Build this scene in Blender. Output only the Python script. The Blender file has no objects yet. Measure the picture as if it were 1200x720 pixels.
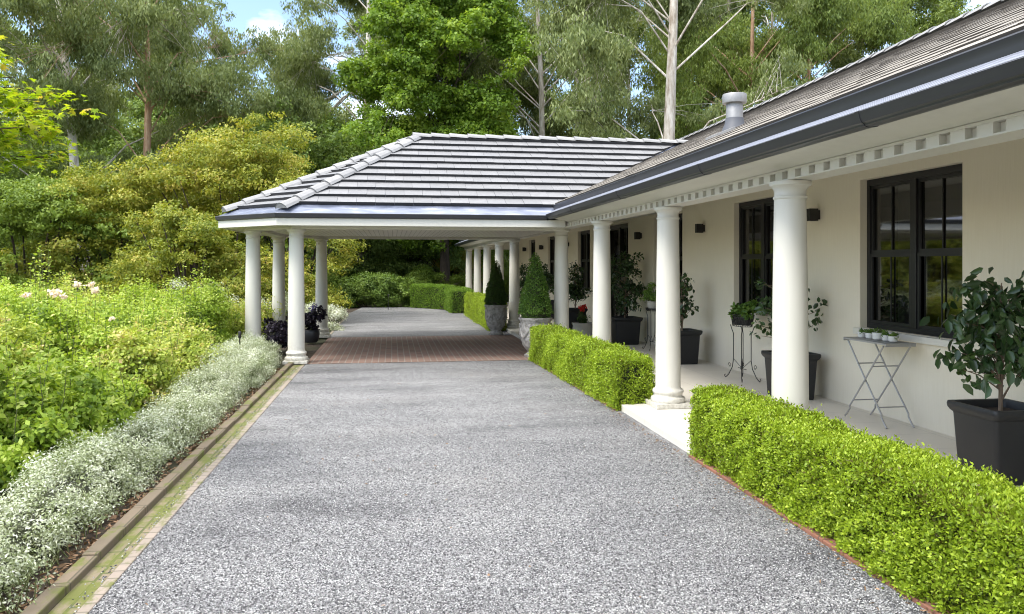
import bpy, math, random
import numpy as np
from mathutils import Vector, Matrix, noise

random.seed(7)
S = bpy.context.scene
COL = S.collection
PI = math.pi
R = math.radians

# ------------------------------------------------------------------ camera frame
FPX, TH, EYE = 920.0, math.atan(141/920.0), 1.78
CT, ST = math.cos(TH), math.sin(TH)
def P(px, z):
    """world x,y of a picture column at a depth (photo 1200 wide)"""
    u = (px-600)/FPX*z
    return (u*CT+z*ST, z*CT-u*ST)

# ------------------------------------------------------------------ tagging
def tag(o, label=None, cat=None, group=None, kind=None):
    if label: o['label'] = label
    if cat: o['category'] = cat
    if group: o['group'] = group
    if kind: o['kind'] = kind
    return o
def empty(name, loc=(0,0,0), rz=0, label=None, cat=None, group=None):
    o = bpy.data.objects.new(name, None); COL.objects.link(o)
    o.location = loc; o.rotation_euler = (0,0,rz); o.empty_display_size = .2
    return tag(o, label, cat, group)
def copy_tree(o, parent=None):
    c = o.copy(); COL.objects.link(c); c.parent = parent
    for ch in list(o.children):
        copy_tree(ch, c)
    return c

# ------------------------------------------------------------------ mesh builder
class MB:
    def __init__(s): s.v=[]; s.f=[]; s.m=[]; s.mi=0
    def add(s, vs, fs):
        b=len(s.v); s.v += [tuple(v) for v in vs]
        for f in fs: s.f.append(tuple(b+i for i in f)); s.m.append(s.mi)
        return s
    def box(s, x0,x1,y0,y1,z0,z1):
        return s.add([(x0,y0,z0),(x1,y0,z0),(x1,y1,z0),(x0,y1,z0),(x0,y0,z1),(x1,y0,z1),(x1,y1,z1),(x0,y1,z1)],
            [(0,3,2,1),(4,5,6,7),(0,1,5,4),(1,2,6,5),(2,3,7,6),(3,0,4,7)])
    def quad(s,a,b,c,d): return s.add([a,b,c,d],[(0,1,2,3)])
    def lathe(s, prof, n=40, c=(0,0,0), cap=True):
        vs=[];fs=[]
        for r,z in prof:
            for i in range(n):
                a=2*PI*i/n; vs.append((c[0]+r*math.cos(a),c[1]+r*math.sin(a),c[2]+z))
        for k in range(len(prof)-1):
            for i in range(n):
                j=(i+1)%n; fs.append((k*n+i,k*n+j,(k+1)*n+j,(k+1)*n+i))
        if cap:
            fs.append(tuple(reversed(range(n)))); fs.append(tuple((len(prof)-1)*n+i for i in range(n)))
        return s.add(vs,fs)
    def loft_sq(s, levels, c=(0,0,0), rc=.04, seg=4, capb=True, capt=True):
        """rounded-square rings: (half width, z)"""
        vs=[];n=4*(seg+1)
        for h,z in levels:
            r=min(rc,h*.4)
            for q in range(4):
                a0=q*PI/2
                cx=(h-r)*(1 if q in(0,3) else -1); cy=(h-r)*(1 if q in(0,1) else -1)
                for i in range(seg+1):
                    a=a0+PI/2*i/seg
                    vs.append((c[0]+cx+r*math.cos(a),c[1]+cy+r*math.sin(a),c[2]+z))
        fs=[]
        for k in range(len(levels)-1):
            for i in range(n):
                j=(i+1)%n; fs.append((k*n+i,k*n+j,(k+1)*n+j,(k+1)*n+i))
        if capb: fs.append(tuple(reversed(range(n))))
        if capt: fs.append(tuple((len(levels)-1)*n+i for i in range(n)))
        return s.add(vs,fs)
    def tube(s, pts, rad, n=8, cap=True):
        pts=[Vector(p) for p in pts]
        if not hasattr(rad,'__len__'): rad=[rad]*len(pts)
        vs=[];fs=[];prev=None
        for k,p in enumerate(pts):
            t=(pts[min(k+1,len(pts)-1)]-pts[max(k-1,0)])
            if t.length<1e-9: t=Vector((0,0,1))
            t.normalize()
            if prev is None:
                a=t.orthogonal().normalized()
            else:
                a=prev-t*prev.dot(t)
                if a.length<1e-6: a=t.orthogonal()
                a.normalize()
            prev=a; b=t.cross(a)
            for i in range(n):
                q=2*PI*i/n; vs.append(p+(a*math.cos(q)+b*math.sin(q))*rad[k])
        for k in range(len(pts)-1):
            for i in range(n):
                j=(i+1)%n; fs.append((k*n+i,k*n+j,(k+1)*n+j,(k+1)*n+i))
        if cap:
            fs.append(tuple(reversed(range(n)))); fs.append(tuple((len(pts)-1)*n+i for i in range(n)))
        return s.add(vs,fs)
    def extrude_y(s, prof, y0, y1, closed=True):
        n=len(prof); vs=[(x,y0,z) for x,z in prof]+[(x,y1,z) for x,z in prof]
        fs=[(i,(i+1)%n,n+(i+1)%n,n+i) for i in range(n if closed else n-1)]
        if closed: fs+=[tuple(reversed(range(n))),tuple(n+i for i in range(n))]
        return s.add(vs,fs)
    def build(s, name, mat, parent=None, smooth=False, bevel=0, angle=40):
        me=bpy.data.meshes.new(name); me.from_pydata(s.v,[],s.f)
        mats = mat if isinstance(mat,(list,tuple)) else [mat]
        for m in mats: me.materials.append(m)
        if len(mats)>1: me.polygons.foreach_set('material_index', s.m)
        import bmesh
        bm=bmesh.new(); bm.from_mesh(me); bmesh.ops.recalc_face_normals(bm, faces=bm.faces); bm.to_mesh(me); bm.free()
        if smooth:
            me.polygons.foreach_set('use_smooth',[True]*len(me.polygons))
            me.set_sharp_from_angle(angle=R(angle))
        me.update()
        o=bpy.data.objects.new(name, me); COL.objects.link(o); o.parent=parent
        if bevel:
            md=o.modifiers.new('Bevel','BEVEL'); md.width=bevel; md.segments=2; md.limit_method='ANGLE'; md.angle_limit=R(50)
        return o

# ------------------------------------------------------------------ materials
class NT:
    def __init__(s, name):
        s.m=bpy.data.materials.new(name); s.m.use_nodes=True; s.t=s.m.node_tree; s.n=s.t.nodes; s.l=s.t.links
        s.n.clear(); s.out=s.n.new('ShaderNodeOutputMaterial')
    def new(s,t,**k):
        n=s.n.new(t)
        for a,b in k.items():
            if a.startswith('_'): setattr(n,a[1:],b)
            else: n.inputs[a.replace('__',' ')].default_value=b
        return n
    def link(s,a,b): s.l.new(a,b)
    def coords(s,scale=(1,1,1),rot=(0,0,0)):
        tc=s.new('ShaderNodeTexCoord'); mp=s.new('ShaderNodeMapping'); mp.inputs['Scale'].default_value=scale; mp.inputs['Rotation'].default_value=rot
        s.link(tc.outputs['Object'],mp.inputs['Vector']); return mp.outputs[0]
    def noise(s,vec,scale,detail=4,rough=.55):
        n=s.new('ShaderNodeTexNoise'); n.inputs['Scale'].default_value=scale; n.inputs['Detail'].default_value=detail; n.inputs['Roughness'].default_value=rough
        if vec: s.link(vec,n.inputs['Vector'])
        return n.outputs['Fac']
    def ramp(s,fac,stops):
        r=s.new('ShaderNodeValToRGB'); e=r.color_ramp.elements
        while len(e)<len(stops): e.new(.5)
        for i,(p,c) in enumerate(stops):
            e[i].position=p; e[i].color=(c[0],c[1],c[2],1) if hasattr(c,'__len__') else (c,c,c,1)
        s.link(fac,r.inputs['Fac']); return r.outputs['Color']
    def mix(s,fac,a,b,mode='MIX'):
        m=s.new('ShaderNodeMix',_data_type='RGBA',_blend_type=mode)
        for i,x in ((0,fac),(6,a),(7,b)):
            if hasattr(x,'is_linked'): s.link(x,m.inputs[i])
            elif hasattr(x,'__len__'): m.inputs[i].default_value=(x[0],x[1],x[2],1)
            else: m.inputs[i].default_value=x
        return m.outputs[2]
    def math(s,op,a,b=0):
        m=s.new('ShaderNodeMath',_operation=op)
        for i,x in ((0,a),(1,b)):
            if hasattr(x,'is_linked'): s.link(x,m.inputs[i])
            else: m.inputs[i].default_value=x
        return m.outputs[0]
    def bump(s,h,strength=.3,dist=.01,normal=None):
        b=s.new('ShaderNodeBump'); b.inputs['Strength'].default_value=strength; b.inputs['Distance'].default_value=dist
        s.link(h,b.inputs['Height'])
        if normal: s.link(normal,b.inputs['Normal'])
        return b.outputs[0]
    def pbr(s,col,rough=.6,bump=None,metal=0,spec=.5):
        p=s.new('ShaderNodeBsdfPrincipled')
        if hasattr(col,'is_linked'): s.link(col,p.inputs['Base Color'])
        else: p.inputs['Base Color'].default_value=(col[0],col[1],col[2],1)
        if hasattr(rough,'is_linked'): s.link(rough,p.inputs['Roughness'])
        else: p.inputs['Roughness'].default_value=rough
        p.inputs['Metallic'].default_value=metal; p.inputs['Specular IOR Level'].default_value=spec
        if bump: s.link(bump,p.inputs['Normal'])
        s.link(p.outputs[0],s.out.inputs[0]); return p

def simple(name,col,rough=.6,metal=0,var=.15,scale=6,bump=.0,bscale=60,spec=.5):
    t=NT(name); v=t.coords()
    c=t.mix(t.noise(v,scale,5),[x*(1-var) for x in col],[min(1,x*(1+var)) for x in col])
    b=t.bump(t.noise(v,bscale,3),bump,.004) if bump else None
    t.pbr(c,rough,b,metal,spec); return t.m

def leaf_mat(name, cols, trans=.3, rough=.5, spec=.3):
    """cols: stops over the per-leaf 'tone' attribute"""
    t=NT(name); a=t.new('ShaderNodeAttribute'); a.attribute_name='tone'
    c=t.ramp(a.outputs['Fac'],[(i/(len(cols)-1),x) for i,x in enumerate(cols)])
    p=t.pbr(c,rough,spec=spec)
    tr=t.new('ShaderNodeBsdfTranslucent'); 
    tc=t.mix(1.0,c,(1.25,1.2,.55),'MULTIPLY'); t.link(tc,tr.inputs['Color'])
    ms=t.new('ShaderNodeMixShader'); ms.inputs[0].default_value=trans
    t.link(p.outputs[0],ms.inputs[1]); t.link(tr.outputs[0],ms.inputs[2]); t.link(ms.outputs[0],t.out.inputs[0])
    return t.m

M={}
# painted trim / columns
def paint(name,col,rough=.45,dirt=.08):
    t=NT(name); v=t.coords()
    n=t.noise(v,3.5,6); n2=t.noise(t.coords((8,8,1.2)),2,5)
    c=t.mix(t.math('MULTIPLY',n2,dirt*4.5),col,[x*.75 for x in (col[0],col[1]*.98,col[2]*.9)])
    tc_=t.new('ShaderNodeTexCoord'); sp=t.new('ShaderNodeSeparateXYZ'); t.link(tc_.outputs['Object'],sp.inputs[0])
    spl=t.math('MULTIPLY',t.ramp(sp.outputs['Z'],[(.0,.75),(.42,0)]),t.ramp(t.noise(v,22,6,.7),[(.42,0),(.66,1)]))
    c=t.mix(spl,c,(.22,.19,.14))
    t.pbr(c,t.math('ADD',t.math('MULTIPLY',n,.2),rough-.1),t.bump(t.noise(v,140,2),.06,.002)); return t.m
M['trim']=paint('cream_trim_paint',(.64,.62,.555))
M['soffit']=paint('soffit_paint',(.68,.66,.60))
# soffit with V-joint boards
t=NT('soffit_boards'); v=t.coords((1,1,1))
w=t.new('ShaderNodeTexWave',_wave_type='BANDS',_bands_direction='X'); w.inputs['Scale'].default_value=3.2; t.link(v,w.inputs['Vector'])
g=t.ramp(w.outputs['Fac'],[(0,0),(.06,1)])
c=t.mix(g,(.45,.44,.38),(.76,.745,.68)); t.pbr(c,.5,t.bump(g,.5,.005)); M['soffit_boards']=t.m
# render: vertically combed
t=NT('combed_render'); v=t.coords((1,1,1)); vs=t.coords((1,26,1.4)); vs2=t.coords((1,60,3))
n1=t.noise(vs,2.2,4,.6); n2=t.noise(vs2,2.5,3,.6); big=t.noise(v,.9,5)
c=t.mix(n1,(.66,.60,.475),(.74,.69,.575)); c=t.mix(t.math('MULTIPLY',big,.35),c,(.68,.625,.51))
h=t.math('ADD',n1,t.math('MULTIPLY',n2,.6))
t.pbr(c,.85,t.bump(h,.35,.006),spec=.2); M['render']=t.m
# roof tiles
def tilemat(name,a,b,c_,rough=.5,spec=.5):
    t=NT(name); v=t.coords(); at=t.new('ShaderNodeAttribute'); at.attribute_name='tone'
    base=t.ramp(at.outputs['Fac'],[(0,a),(.6,b),(1,c_)])
    n=t.noise(v,9,6,.65); n2=t.noise(v,55,3,.6)
    c=t.mix(t.math('MULTIPLY',t.math('SUBTRACT',n,.38),1.5),base,[x*.55 for x in b])
    c=t.mix(t.math('MULTIPLY',n2,.35),c,[x*1.35 for x in b])
    t.pbr(c,rough,t.bump(n2,.25,.004),spec=spec); return t.m
M['tile']=tilemat('silver_grey_tile',(.168,.168,.172),(.185,.185,.19),(.215,.214,.218),.5,.5)
M['tile_dark']=tilemat('weathered_tile',(.19,.17,.145),(.25,.225,.19),(.33,.30,.255),.7,.4)
M['cap']=tilemat('ridge_cap_tile',(.21,.21,.212),(.255,.253,.253),(.31,.305,.30),.6,.4)
M['butt']=simple('tile_butt_end',(.030,.030,.032),.85)
M['butt_l']=simple('weathered_butt_end',(.06,.052,.045),.9,0,.4,8)
M['gutter']=simple('charcoal_gutter_paint',(.026,.027,.031),.38,0,.2,4)
# gutter mesh
t=NT('gutter_guard_mesh'); v=t.coords()
ch=t.new('ShaderNodeTexChecker'); ch.inputs['Scale'].default_value=110; t.link(v,ch.inputs['Vector'])
c=t.mix(ch.outputs['Fac'],(.10,.11,.15),(.34,.36,.42)); t.pbr(c,.5,None,.5); M['mesh']=t.m
# flashing
t=NT('blue_grey_flashing'); v=t.coords((1,3,3)); n=t.noise(v,2.5,4)
c=t.ramp(n,[(.35,(.13,.15,.21)),(.55,(.20,.225,.30)),(.7,(.36,.385,.46))]); t.pbr(c,.35,t.bump(n,.4,.02),.35); M['flash']=t.m
# gravel
t=NT('grey_gravel'); v=t.coords()
wv=t.new('ShaderNodeTexVoronoi'); wv.inputs['Scale'].default_value=112; t.link(v,wv.inputs['Vector'])
sep=t.new('ShaderNodeSeparateColor'); t.link(wv.outputs['Color'],sep.inputs[0])
wv2=t.new('ShaderNodeTexVoronoi'); wv2.inputs['Scale'].default_value=37; t.link(v,wv2.inputs['Vector'])
sep2=t.new('ShaderNodeSeparateColor'); t.link(wv2.outputs['Color'],sep2.inputs[0])
st=t.ramp(sep.outputs[0],[(0,(.045,.045,.048)),(.2,(.15,.15,.153)),(.45,(.31,.31,.312)),(.75,(.46,.46,.455)),(1,(.70,.695,.68))])
gap=t.ramp(wv.outputs['Distance'],[(.28,1),(.66,.30)])
c=t.mix(1.0,st,gap,'MULTIPLY')
c=t.mix(t.math('MULTIPLY',sep2.outputs[1],.25),c,(.27,.265,.26))
big=t.noise(t.coords((.55,1.6,1)),.9,5,.6)
c=t.mix(1.0,c,t.ramp(big,[(.30,(.50,.50,.52)),(.42,(.84,.84,.86)),(.55,(1.02,1.02,1.03)),(.7,(1.22,1.22,1.22))]),'MULTIPLY')
warm=t.noise(v,.45,3); c=t.mix(t.ramp(warm,[(.5,0),(.75,.25)]),c,(.30,.28,.255))
h=t.math('ADD',t.math('MULTIPLY',t.math('SUBTRACT',1.0,wv.outputs['Distance']),1.0),t.math('MULTIPLY',t.math('SUBTRACT',1.0,wv2.outputs['Distance']),.8))
t.pbr(c,.75,t.bump(h,.9,.012),spec=.35); M['gravel']=t.m
# soil
t=NT('bark_mulch_soil'); v=t.coords(); n=t.noise(v,30,6,.7); n2=t.noise(v,.35,4)
c=t.ramp(n,[(.3,(.020,.014,.010)),(.55,(.06,.042,.028)),(.75,(.15,.10,.065))])
c=t.mix(t.ramp(n2,[(.45,0),(.6,.6)]),c,(.045,.06,.02)); t.pbr(c,.95,t.bump(n,.8,.03)); M['soil']=t.m
# paving brick
def brickmat(name,cols,bw,bh,rot=0,mortar=(.20,.17,.15),msize=.006,moss=0.0):
    t=NT(name); v=t.coords((1,1,1),(0,0,rot))
    b=t.new('ShaderNodeTexBrick'); b.inputs['Scale'].default_value=1; b.inputs['Brick Width'].default_value=bw; b.inputs['Row Height'].default_value=bh
    b.inputs['Mortar Size'].default_value=msize; b.inputs['Mortar Smooth'].default_value=.2
    b.inputs['Color1'].default_value=(*cols[0],1); b.inputs['Color2'].default_value=(*cols[1],1); b.inputs['Mortar'].default_value=(*mortar,1)
    t.link(v,b.inputs['Vector'])
    n=t.noise(v,4,6,.65); n3=t.noise(v,40,4,.6)
    c=t.mix(t.math('MULTIPLY',n,.5),b.outputs['Color'],cols[2]); c=t.mix(t.math('MULTIPLY',n3,.3),c,[x*.6 for x in cols[1]])
    if moss:
        c=t.mix(t.ramp(t.noise(t.coords((2.5,1.3,1)),2.6,7,.7),[(.60-moss*.19,0),(.68-moss*.13,.9)]),c,(.11,.125,.028))
    inv=t.math('SUBTRACT',1.0,b.outputs['Fac'])
    t.pbr(c,.85,t.bump(t.math('ADD',inv,t.math('MULTIPLY',n3,.3)),.6,.006),spec=.25); return t.m
M['paver']=brickmat('red_brick_paving',((.28,.165,.12),(.19,.118,.092),(.27,.215,.185)),.24,.12,PI/2,(.30,.27,.24),.010)
M['kerb']=brickmat('tan_kerb_brick',((.22,.165,.12),(.165,.13,.095),(.12,.11,.07)),.5,.46,0,(.08,.07,.05),.006,.62)
M['strip']=brickmat('pinkish_strip_brick',((.31,.255,.215),(.26,.215,.18),(.25,.22,.18)),.23,.11,0,(.12,.11,.08),.008,.5)
M['moss']=brickmat('mossy_gutter_brick',((.25,.19,.14),(.20,.16,.12),(.14,.14,.06)),.23,.11,PI/2,(.05,.07,.02),.01,1.0)
M['redbrick']=brickmat('terracotta_edging',((.30,.13,.08),(.23,.10,.065),(.20,.12,.09)),.23,.11,PI/2,(.12,.09,.07),.006)
# terrace stone
t=NT('pale_stone_paving'); v=t.coords()
b=t.new('ShaderNodeTexBrick'); b.offset=0; b.inputs['Scale'].default_value=1; b.inputs['Brick Width'].default_value=.6; b.inputs['Row Height'].default_value=.6
b.inputs['Mortar Size'].default_value=.004; b.inputs['Color1'].default_value=(.62,.58,.50,1); b.inputs['Color2'].default_value=(.57,.53,.455,1); b.inputs['Mortar'].default_value=(.42,.39,.33,1)
t.link(v,b.inputs['Vector']); n=t.noise(v,3,6,.6)
c=t.mix(t.math('MULTIPLY',n,.4),b.outputs['Color'],(.66,.635,.57)); t.pbr(c,.6,t.bump(t.noise(v,60,4),.15,.003)); M['stone']=t.m
M['black_pot']=simple('charcoal_planter',(.013,.0135,.015),.5,0,.25,5,.1,80)
M['potsoil']=simple('potting_soil',(.05,.035,.025),.95,0,.5,40,.8,60)
M['frame']=simple('black_window_paint',(.012,.012,.013),.35)
M['dark_metal']=simple('black_wrought_iron',(.022,.021,.020),.5,.3)
M['bolt_metal']=simple('galvanised_flue',(.27,.27,.27),.5,.5,.35,9)
M['grey_metal']=simple('grey_folding_steel',(.36,.355,.345),.5,.4,.2,12)
M['lead']=simple('lead_boot',(.08,.085,.10),.55)
M['white_pot']=simple('white_ceramic',(.72,.71,.68),.35)
M['curtain']=simple('white_curtain',(.55,.54,.50),.9)
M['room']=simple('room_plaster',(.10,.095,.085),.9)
# urn: pale carved cement
t=NT('carved_stone_urn'); v=t.coords(); n=t.noise(v,14,6,.65); n2=t.noise(v,5,4)
c=t.ramp(n,[(.3,(.16,.145,.13)),(.5,(.33,.31,.285)),(.7,(.46,.44,.41))]); t.pbr(c,.9,t.bump(t.math('ADD',n,n2),.7,.03),spec=.2); M['urn']=t.m
M['bowl']=simple('pale_cement_bowl',(.42,.40,.36),.8,0,.2,8,.2)
# glass
t=NT('window_glass'); tr=t.new('ShaderNodeBsdfTransparent'); tr.inputs[0].default_value=(.15,.155,.155,1)
gl=t.new('ShaderNodeBsdfGlossy'); gl.inputs['Roughness'].default_value=.03; gl.inputs['Color'].default_value=(.85,.87,.9,1)
fr=t.new('ShaderNodeFresnel'); fr.inputs['IOR'].default_value=1.5
ms=t.new('ShaderNodeMixShader'); t.link(t.math('MULTIPLY',fr.outputs[0],.2),ms.inputs[0]); t.link(tr.outputs[0],ms.inputs[1]); t.link(gl.outputs[0],ms.inputs[2]); t.link(ms.outputs[0],t.out.inputs[0]); M['glass']=t.m
t=NT('lamp_bulb'); e=t.new('ShaderNodeEmission'); e.inputs['Color'].default_value=(1,.62,.25,1); e.inputs['Strength'].default_value=14; t.link(e.outputs[0],t.out.inputs[0]); M['bulb']=t.m
# barks
def bark(name,stops,sc=(6,6,1.1),rough=.85):
    t=NT(name); v=t.coords(sc); n=t.noise(v,1.3,6,.7); n2=t.noise(t.coords((1.5,1.5,.5)),1.2,4)
    c=t.ramp(t.math('ADD',t.math('MULTIPLY',n,.6),t.math('MULTIPLY',n2,.4)),stops); t.pbr(c,rough,t.bump(n,.5,.04),spec=.2); return t.m
M['gum']=bark('pale_gum_bark',[(.36,(.22,.17,.13)),(.47,(.44,.39,.33)),(.56,(.62,.585,.53))])
M['gum_tan']=bark('tan_gum_bark',[(.36,(.22,.12,.07)),(.5,(.42,.27,.17)),(.62,(.52,.43,.34))])
M['bark']=bark('brown_bark',[(.35,(.035,.026,.02)),(.6,(.11,.085,.065))])
M['stem']=simple('green_brown_stem',(.12,.14,.045),.8)
M['twig']=simple('shrub_inner_twigs',(.030,.034,.014),.95,0,.4,30)
M['cam_trunk']=simple('camellia_bark',(.20,.145,.10),.85)
# leaves
M['box']=leaf_mat('lime_box_leaf',[(.11,.10,.02),(.22,.33,.022),(.38,.50,.04),(.55,.65,.11)],.34,.42)
M['box_mid']=leaf_mat('green_box_leaf',[(.07,.14,.015),(.17,.29,.03),(.30,.44,.06)],.3,.5)
M['topiary']=leaf_mat('topiary_leaf',[(.022,.05,.012),(.05,.10,.02),(.10,.17,.035)],.22,.5)
M['topiary_l']=leaf_mat('light_topiary_leaf',[(.05,.11,.02),(.10,.19,.03),(.17,.28,.05)],.25,.5)
M['silver']=leaf_mat('silver_leaf',[(.12,.16,.045),(.28,.33,.165),(.48,.52,.37),(.72,.74,.64)],.12,.7)
M['rose']=leaf_mat('rose_leaf',[(.10,.17,.02),(.24,.36,.035),(.40,.52,.07),(.58,.64,.20)],.36,.45)
M['rose_y']=leaf_mat('yellow_rose_leaf',[(.16,.23,.03),(.33,.42,.06),(.52,.58,.14),(.58,.45,.22)],.36,.5)
M['maple']=leaf_mat('olive_maple_leaf',[(.12,.17,.02),(.25,.29,.035),(.38,.38,.06),(.48,.38,.09)],.32,.5)
M['maple_g']=leaf_mat('green_maple_leaf',[(.09,.15,.02),(.17,.25,.035),(.27,.35,.055)],.32,.5)
M['acer']=leaf_mat('lime_acer_leaf',[(.14,.25,.01),(.27,.40,.015),(.42,.51,.03),(.50,.36,.08)],.5,.5)
M['liquid']=leaf_mat('sweetgum_leaf',[(.08,.15,.018),(.19,.31,.035),(.36,.48,.08)],.42,.45)
M['euc']=leaf_mat('gum_leaf',[(.10,.14,.045),(.21,.26,.095),(.36,.41,.18)],.32,.45)
M['euc_l']=leaf_mat('light_gum_leaf',[(.10,.15,.035),(.19,.26,.055),(.31,.38,.09)],.3,.5)
M['wood_dark']=leaf_mat('dark_shrub_leaf',[(.04,.08,.018),(.09,.15,.03),(.17,.25,.05)],.22,.45)
M['und']=leaf_mat('light_understory_leaf',[(.09,.15,.03),(.20,.29,.07),(.34,.42,.13)],.36,.5)
M['mid_shrub']=leaf_mat('mid_green_shrub_leaf',[(.05,.10,.018),(.13,.21,.035),(.25,.35,.07)],.3,.4)
M['camellia']=leaf_mat('camellia_leaf',[(.018,.042,.014),(.04,.085,.025),(.09,.15,.04)],.15,.28,.5)
M['fresh']=leaf_mat('fresh_pot_leaf',[(.06,.13,.02),(.14,.26,.04),(.26,.38,.08)],.3,.45)
M['purple']=leaf_mat('purple_leaf',[(.010,.008,.014),(.025,.018,.03),(.06,.05,.075)],.1,.4)
M['lavender']=leaf_mat('lavender_flower',[(.10,.07,.25),(.22,.16,.45)],.2,.6)
M['petal']=leaf_mat('pale_pink_petal',[(.75,.58,.54),(.82,.72,.68),(.85,.80,.76)],.3,.6)
M['red']=leaf_mat('red_petal',[(.45,.015,.015),(.65,.03,.02)],.15,.5)
M['tip']=leaf_mat('bronze_new_leaf',[(.25,.16,.05),(.38,.18,.07),(.45,.22,.12)],.35,.5)
M['litter']=leaf_mat('dry_leaf',[(.10,.06,.03),(.22,.13,.07),(.38,.25,.16)],.05,.8)

# ------------------------------------------------------------------ leaves (numpy)
T4=(np.array([(0,0,0),(.42,.5,.06),(1,0,-.05),(.42,-.5,.06)],float),[(0,1,2,3)])
T6=(np.array([(0,0,0),(.28,.42,.08),(.68,.38,.06),(1,0,-.10),(.68,-.38,.06),(.28,-.42,.08)],float),[(0,1,2,3),(3,4,5,0)])
def star_t(n=5,spread=75):
    V=[];F=[]
    for i in range(n):
        a=R(-spread+2*spread*i/(n-1)); L=1-.35*abs(i-(n-1)/2)/((n-1)/2)
        d=np.array((math.cos(a),math.sin(a),0)); s=np.array((-math.sin(a),math.cos(a),0)); b=len(V)
        V+=[(0,0,0),tuple(d*L*.5+s*.15+(0,0,.03)),tuple(d*L-np.array((0,0,.08))),tuple(d*L*.5-s*.15+(0,0,.03))]
        F.append((b,b+1,b+2,b+3))
    return (np.array(V,float),F)
TS=star_t()
def nrm(a): return a/np.maximum(np.linalg.norm(a,axis=1,keepdims=True),1e-9)
def leaf_obj(name, tmpl, pos, dirs, nor, L, W, tone, mat, parent=None):
    V,F=tmpl; n=len(pos); k=len(V)
    d=nrm(dirs); s=nrm(np.cross(nor,d)); u=np.cross(d,s)
    L=np.broadcast_to(np.asarray(L,float),(n,)); W=np.broadcast_to(np.asarray(W,float),(n,))
    vx=V[:,0][None,:,None]*L[:,None,None]*d[:,None,:]
    vy=V[:,1][None,:,None]*W[:,None,None]*s[:,None,:]
    vz=V[:,2][None,:,None]*L[:,None,None]*u[:,None,:]
    co=(pos[:,None,:]+vx+vy+vz).reshape(-1,3)
    fa=np.array(F); q=len(F)
    idx=(fa[None]+ (np.arange(n)*k)[:,None,None]).reshape(-1)
    me=bpy.data.meshes.new(name); me.vertices.add(n*k); me.vertices.foreach_set('co',co.astype(np.float32).ravel())
    me.loops.add(n*q*4); me.loops.foreach_set('vertex_index',idx.astype(np.int32))
    me.polygons.add(n*q); me.polygons.foreach_set('loop_start',np.arange(0,n*q*4,4,dtype=np.int32))
    me.update(calc_edges=True)
    at=me.attributes.new('tone','FLOAT','POINT'); at.data.foreach_set('value',np.repeat(np.clip(tone,0,1),k).astype(np.float32))
    me.materials.append(mat)
    o=bpy.data.objects.new(name,me); COL.objects.link(o); o.parent=parent; return o

def rnd_unit(rng,n): return nrm(rng.normal(size=(n,3)))
def fnoise(p, sc, seed):
    """cheap smooth pseudo-noise"""
    rs=np.random.default_rng(seed); out=np.zeros(len(p))
    for i in range(5):
        k=rs.normal(size=3)*sc*(1+.6*i); ph=rs.uniform(0,6.28); out+=np.sin(p@k+ph)/(1+.5*i)
    return out/2.2

def crown(name, lobes, n, L, W, mat, parent, seed, sub=9, subr=.28, tmpl=T4, droop=0.0, shell=.55, up=.5, flat=.6, tone_sp=.22, tone0=.45, zmin=None, top_tone=.0):
    """lobes [(x,y,z,rx,ry,rz)] -> sub clumps near their surface -> leaves"""
    rng=np.random.default_rng(seed); lob=np.array(lobes,float)
    wt=(lob[:,3]*lob[:,4]*lob[:,5])**(2/3); wt/=wt.sum()
    nc=max(12,int(sub*len(lob)))
    li=rng.choice(len(lob),nc,p=wt); dr=rnd_unit(rng,nc)
    rr=1-shell*rng.random(nc)**1.6
    cc=lob[li,:3]+dr*rr[:,None]*lob[li,3:6]
    cr=subr*lob[li,3:6].mean(axis=1)*rng.uniform(.6,1.35,nc)
    ct=rng.normal(0,1,nc)
    w2=cr**2; w2/=w2.sum()
    ci=rng.choice(nc,n,p=w2); g=rng.normal(size=(n,3))*.55; 
    ln=np.linalg.norm(g,axis=1,keepdims=True); g=g/np.maximum(ln,1e-6)*np.minimum(ln,1.25)
    g[:,2]*=flat
    pos=cc[ci]+g*cr[ci][:,None]
    out=nrm(g+dr[ci]*.6+np.array((0,0,up)))
    nor=nrm(out+rng.normal(size=(n,3))*.55)
    d=np.cross(nor,rng.normal(size=(n,3))); d=nrm(d)
    if droop: d=nrm(d*(1-droop)+np.array((0,0,-1.0))*droop); nor=nrm(nor+rng.normal(size=(n,3))*.5)
    sz=rng.uniform(.65,1.3,n)
    tone=tone0+tone_sp*.6*ct[ci]+rng.normal(0,tone_sp*.7,n)+top_tone*g[:,2]
    if zmin is not None:
        k=pos[:,2]>zmin; pos,d,nor,sz,tone=pos[k],d[k],nor[k],sz[k],tone[k]
    return leaf_obj(name,tmpl,pos,d,nor,L*sz,W*sz,tone,mat,parent), cc, cr

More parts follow.
